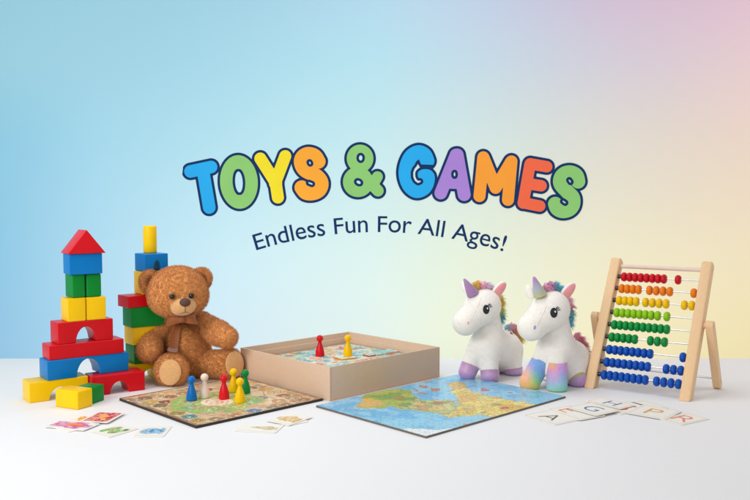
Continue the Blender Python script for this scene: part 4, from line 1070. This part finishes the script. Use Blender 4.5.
RB3 = [(0,(196,190,80)),(.52,(184,178,80)),(.66,(190,150,200)),(1,(170,110,190))]
YL, OR, PK, TL_, LV, GN = (255,214,84), (255,178,76), (255,176,204), (92,190,220), (228,204,240), (140,210,140)
st1 = dict(name='hoof', stand=True, nostril=(244,150,176), tag=True, horn=[(0,(166,128,176)),(1,(180,146,190))],
  legs=[((476,352,2),(467.5,372.2,-2),9.5,8.3),((489,355,-2),(490,375.5,-8),9.8,8.4),((511,352,26),(513.2,371.5,24),11.5,8.8),((496,355,34),(497,370,34),10,8)],
  cuff=[(.62,PUR,0),(.74,PUR,0),(.80,PUR,0),(.75,PUR,0)],
  mane=[(475,287.5,0,170,2.6,(-.3,-.2,.9),8,YL),(477,286,2,170,2.6,(-.05,-.2,.9),8.5,OR),(482,286.5,2,170,2.6,(.2,-.3,.7),8,PK),(487,287,4,170,2.6,(.5,-.2,.6),8,LV),(491,290,8,110,2.2,(.6,0,.3),8,PK),
        (498.5,297,10,150,2.2,(.8,0,-.2),7.5,YL),(500.5,303,11,170,2.0,(.8,0,-.4),7,(255,216,80)),(501,309,11,170,2.0,(.7,0,-.5),7,(214,220,110)),(501,314.5,11,170,2.0,(.6,0,-.6),7,(90,180,170)),(500,319,11,170,2.0,(.5,0,-.7),7,TL_)],
  tail=[(510,326.5,34,150,2.0,(.5,0,.5),6.5,PK),(514,328,36,170,2.2,(.6,0,.1),7.5,(244,140,110)),(516.5,332,36,200,2.2,(.5,0,-.3),9,OR),(519,337,36,200,2.2,(.5,0,-.7),9.5,YL),(506.5,327.5,32,60,1.4,(.1,0,.8),5,(150,200,226))])
st2 = dict(name='rainbow', stand=False, nostril=(170,160,206), tag=True, horn=[(0,(186,188,146)),(.4,(176,182,196)),(.75,(180,150,204)),(1,(186,136,190))],
  legs=[((476,352,0),(463.8,374,-6),8.6,8.6),((489,354,-6),(489,378,-14),8.8,8.6),((501,358,14),(508.5,371.8,6),10,8.2),((488,358,30),(482,371,30),10,8)],
  cuff=[(.14,RB1,.5),(.0,RB2,.35),(.12,RB3,0),None],
  mane=[(479,287,0,170,2.4,(-.1,-.3,.9),7.5,PK),(482,285.5,2,190,2.4,(.1,-.2,.9),8,(230,140,200)),(487,285.5,4,190,2.4,(.35,-.2,.8),8.5,(90,180,206)),(490.5,288,6,170,2.4,(.6,-.1,.5),8,TL_),
        (498.5,297,10,150,2.0,(.8,0,-.2),6.5,PK),(500.5,303,11,170,2.0,(.8,0,-.4),6,(240,160,180)),(501,309,11,170,2.0,(.7,0,-.5),6.5,(110,190,200)),(501,314.5,11,170,2.0,(.6,0,-.6),6.5,TL_),(500,319,11,140,2.0,(.5,0,-.7),6.5,TL_)],
  tail=[(507,331,34,170,1.6,(.4,0,.6),6,(240,140,170)),(510,334,36,190,1.8,(.6,0,.2),7.5,(232,120,156)),(513,339,36,190,1.8,(.6,0,-.1),7.5,(226,130,164)),(515,344,36,190,1.8,(.5,0,-.4),8,(214,126,160)),(516,349,34,90,1.6,(.3,0,-.7),7,(130,140,170))])
unicorn(484, 383, 0, 1.0, 1.925, 'white plush unicorn with purple hooves, purple horn and yellow mane', st1)
unicorn(551.5, 392.2, 0, 1.08, 1.845, 'white plush unicorn with rainbow legs and a pink and blue mane', st2)

# =================================================================== LIGHT, WORLD, CAMERA
wd = bpy.data.worlds.new('World'); S.world = wd; wd.use_nodes = True
wd.node_tree.nodes['Background'].inputs[0].default_value = (1,.985,.965,1); wd.node_tree.nodes['Background'].inputs[1].default_value = .45
def area(name, loc, target, sx, sy, power, col=(1,1,1)):
    l = bpy.data.lights.new(name, 'AREA'); l.shape = 'RECTANGLE'; l.size = sx; l.size_y = sy; l.energy = power; l.color = col
    o = bpy.data.objects.new(name, l); COL.objects.link(o); o.location = loc
    o.rotation_euler = (Vector(target)-Vector(loc)).to_track_quat('-Z','Y').to_euler(); return o
area('key_softbox', (-1.65,.3,1.15), (-.05,1.95,.1), .9, .9, 25, (1,.985,.96))
area('top_softbox', (-.2,2.05,1.8), (-.1,1.95,.0), 1.6, .7, 5.7).data.spread = math.radians(105)
area('added_front_fill', (-.95,-1.0,1.0), (.15,1.9,.2), 1.5, .7, 12.5, (1,.99,.975))  # unseen fill lamp, added to brighten the objects' front faces
area('hidden_backdrop_fill', (.3,TY+.12,-.25), (.3,WY,.38), 3.4, .2, 4.2)  # added lamp hidden behind the table edge, lifts the lower backdrop
area('added_backdrop_fill', (2.0,1.9,1.0), (1.0,WY,.5), .6, .9, 5.8)  # extra lamp out of view, added to brighten the backdrop's right side
cam = bpy.data.cameras.new('camera'); co_ = bpy.data.objects.new('camera', cam); COL.objects.link(co_); S.camera = co_
cam.sensor_width = 36; cam.lens = 36*F/750; cam.clip_start = .02; cam.clip_end = 50
co_.location = (0,0,CAMH); co_.rotation_euler = (PI/2-PITCH, 0, 0)
S.render.engine = 'CYCLES'; S.view_settings.view_transform = 'Standard'; S.view_settings.look = 'None'; S.view_settings.gamma = 1; S.view_settings.exposure = 0
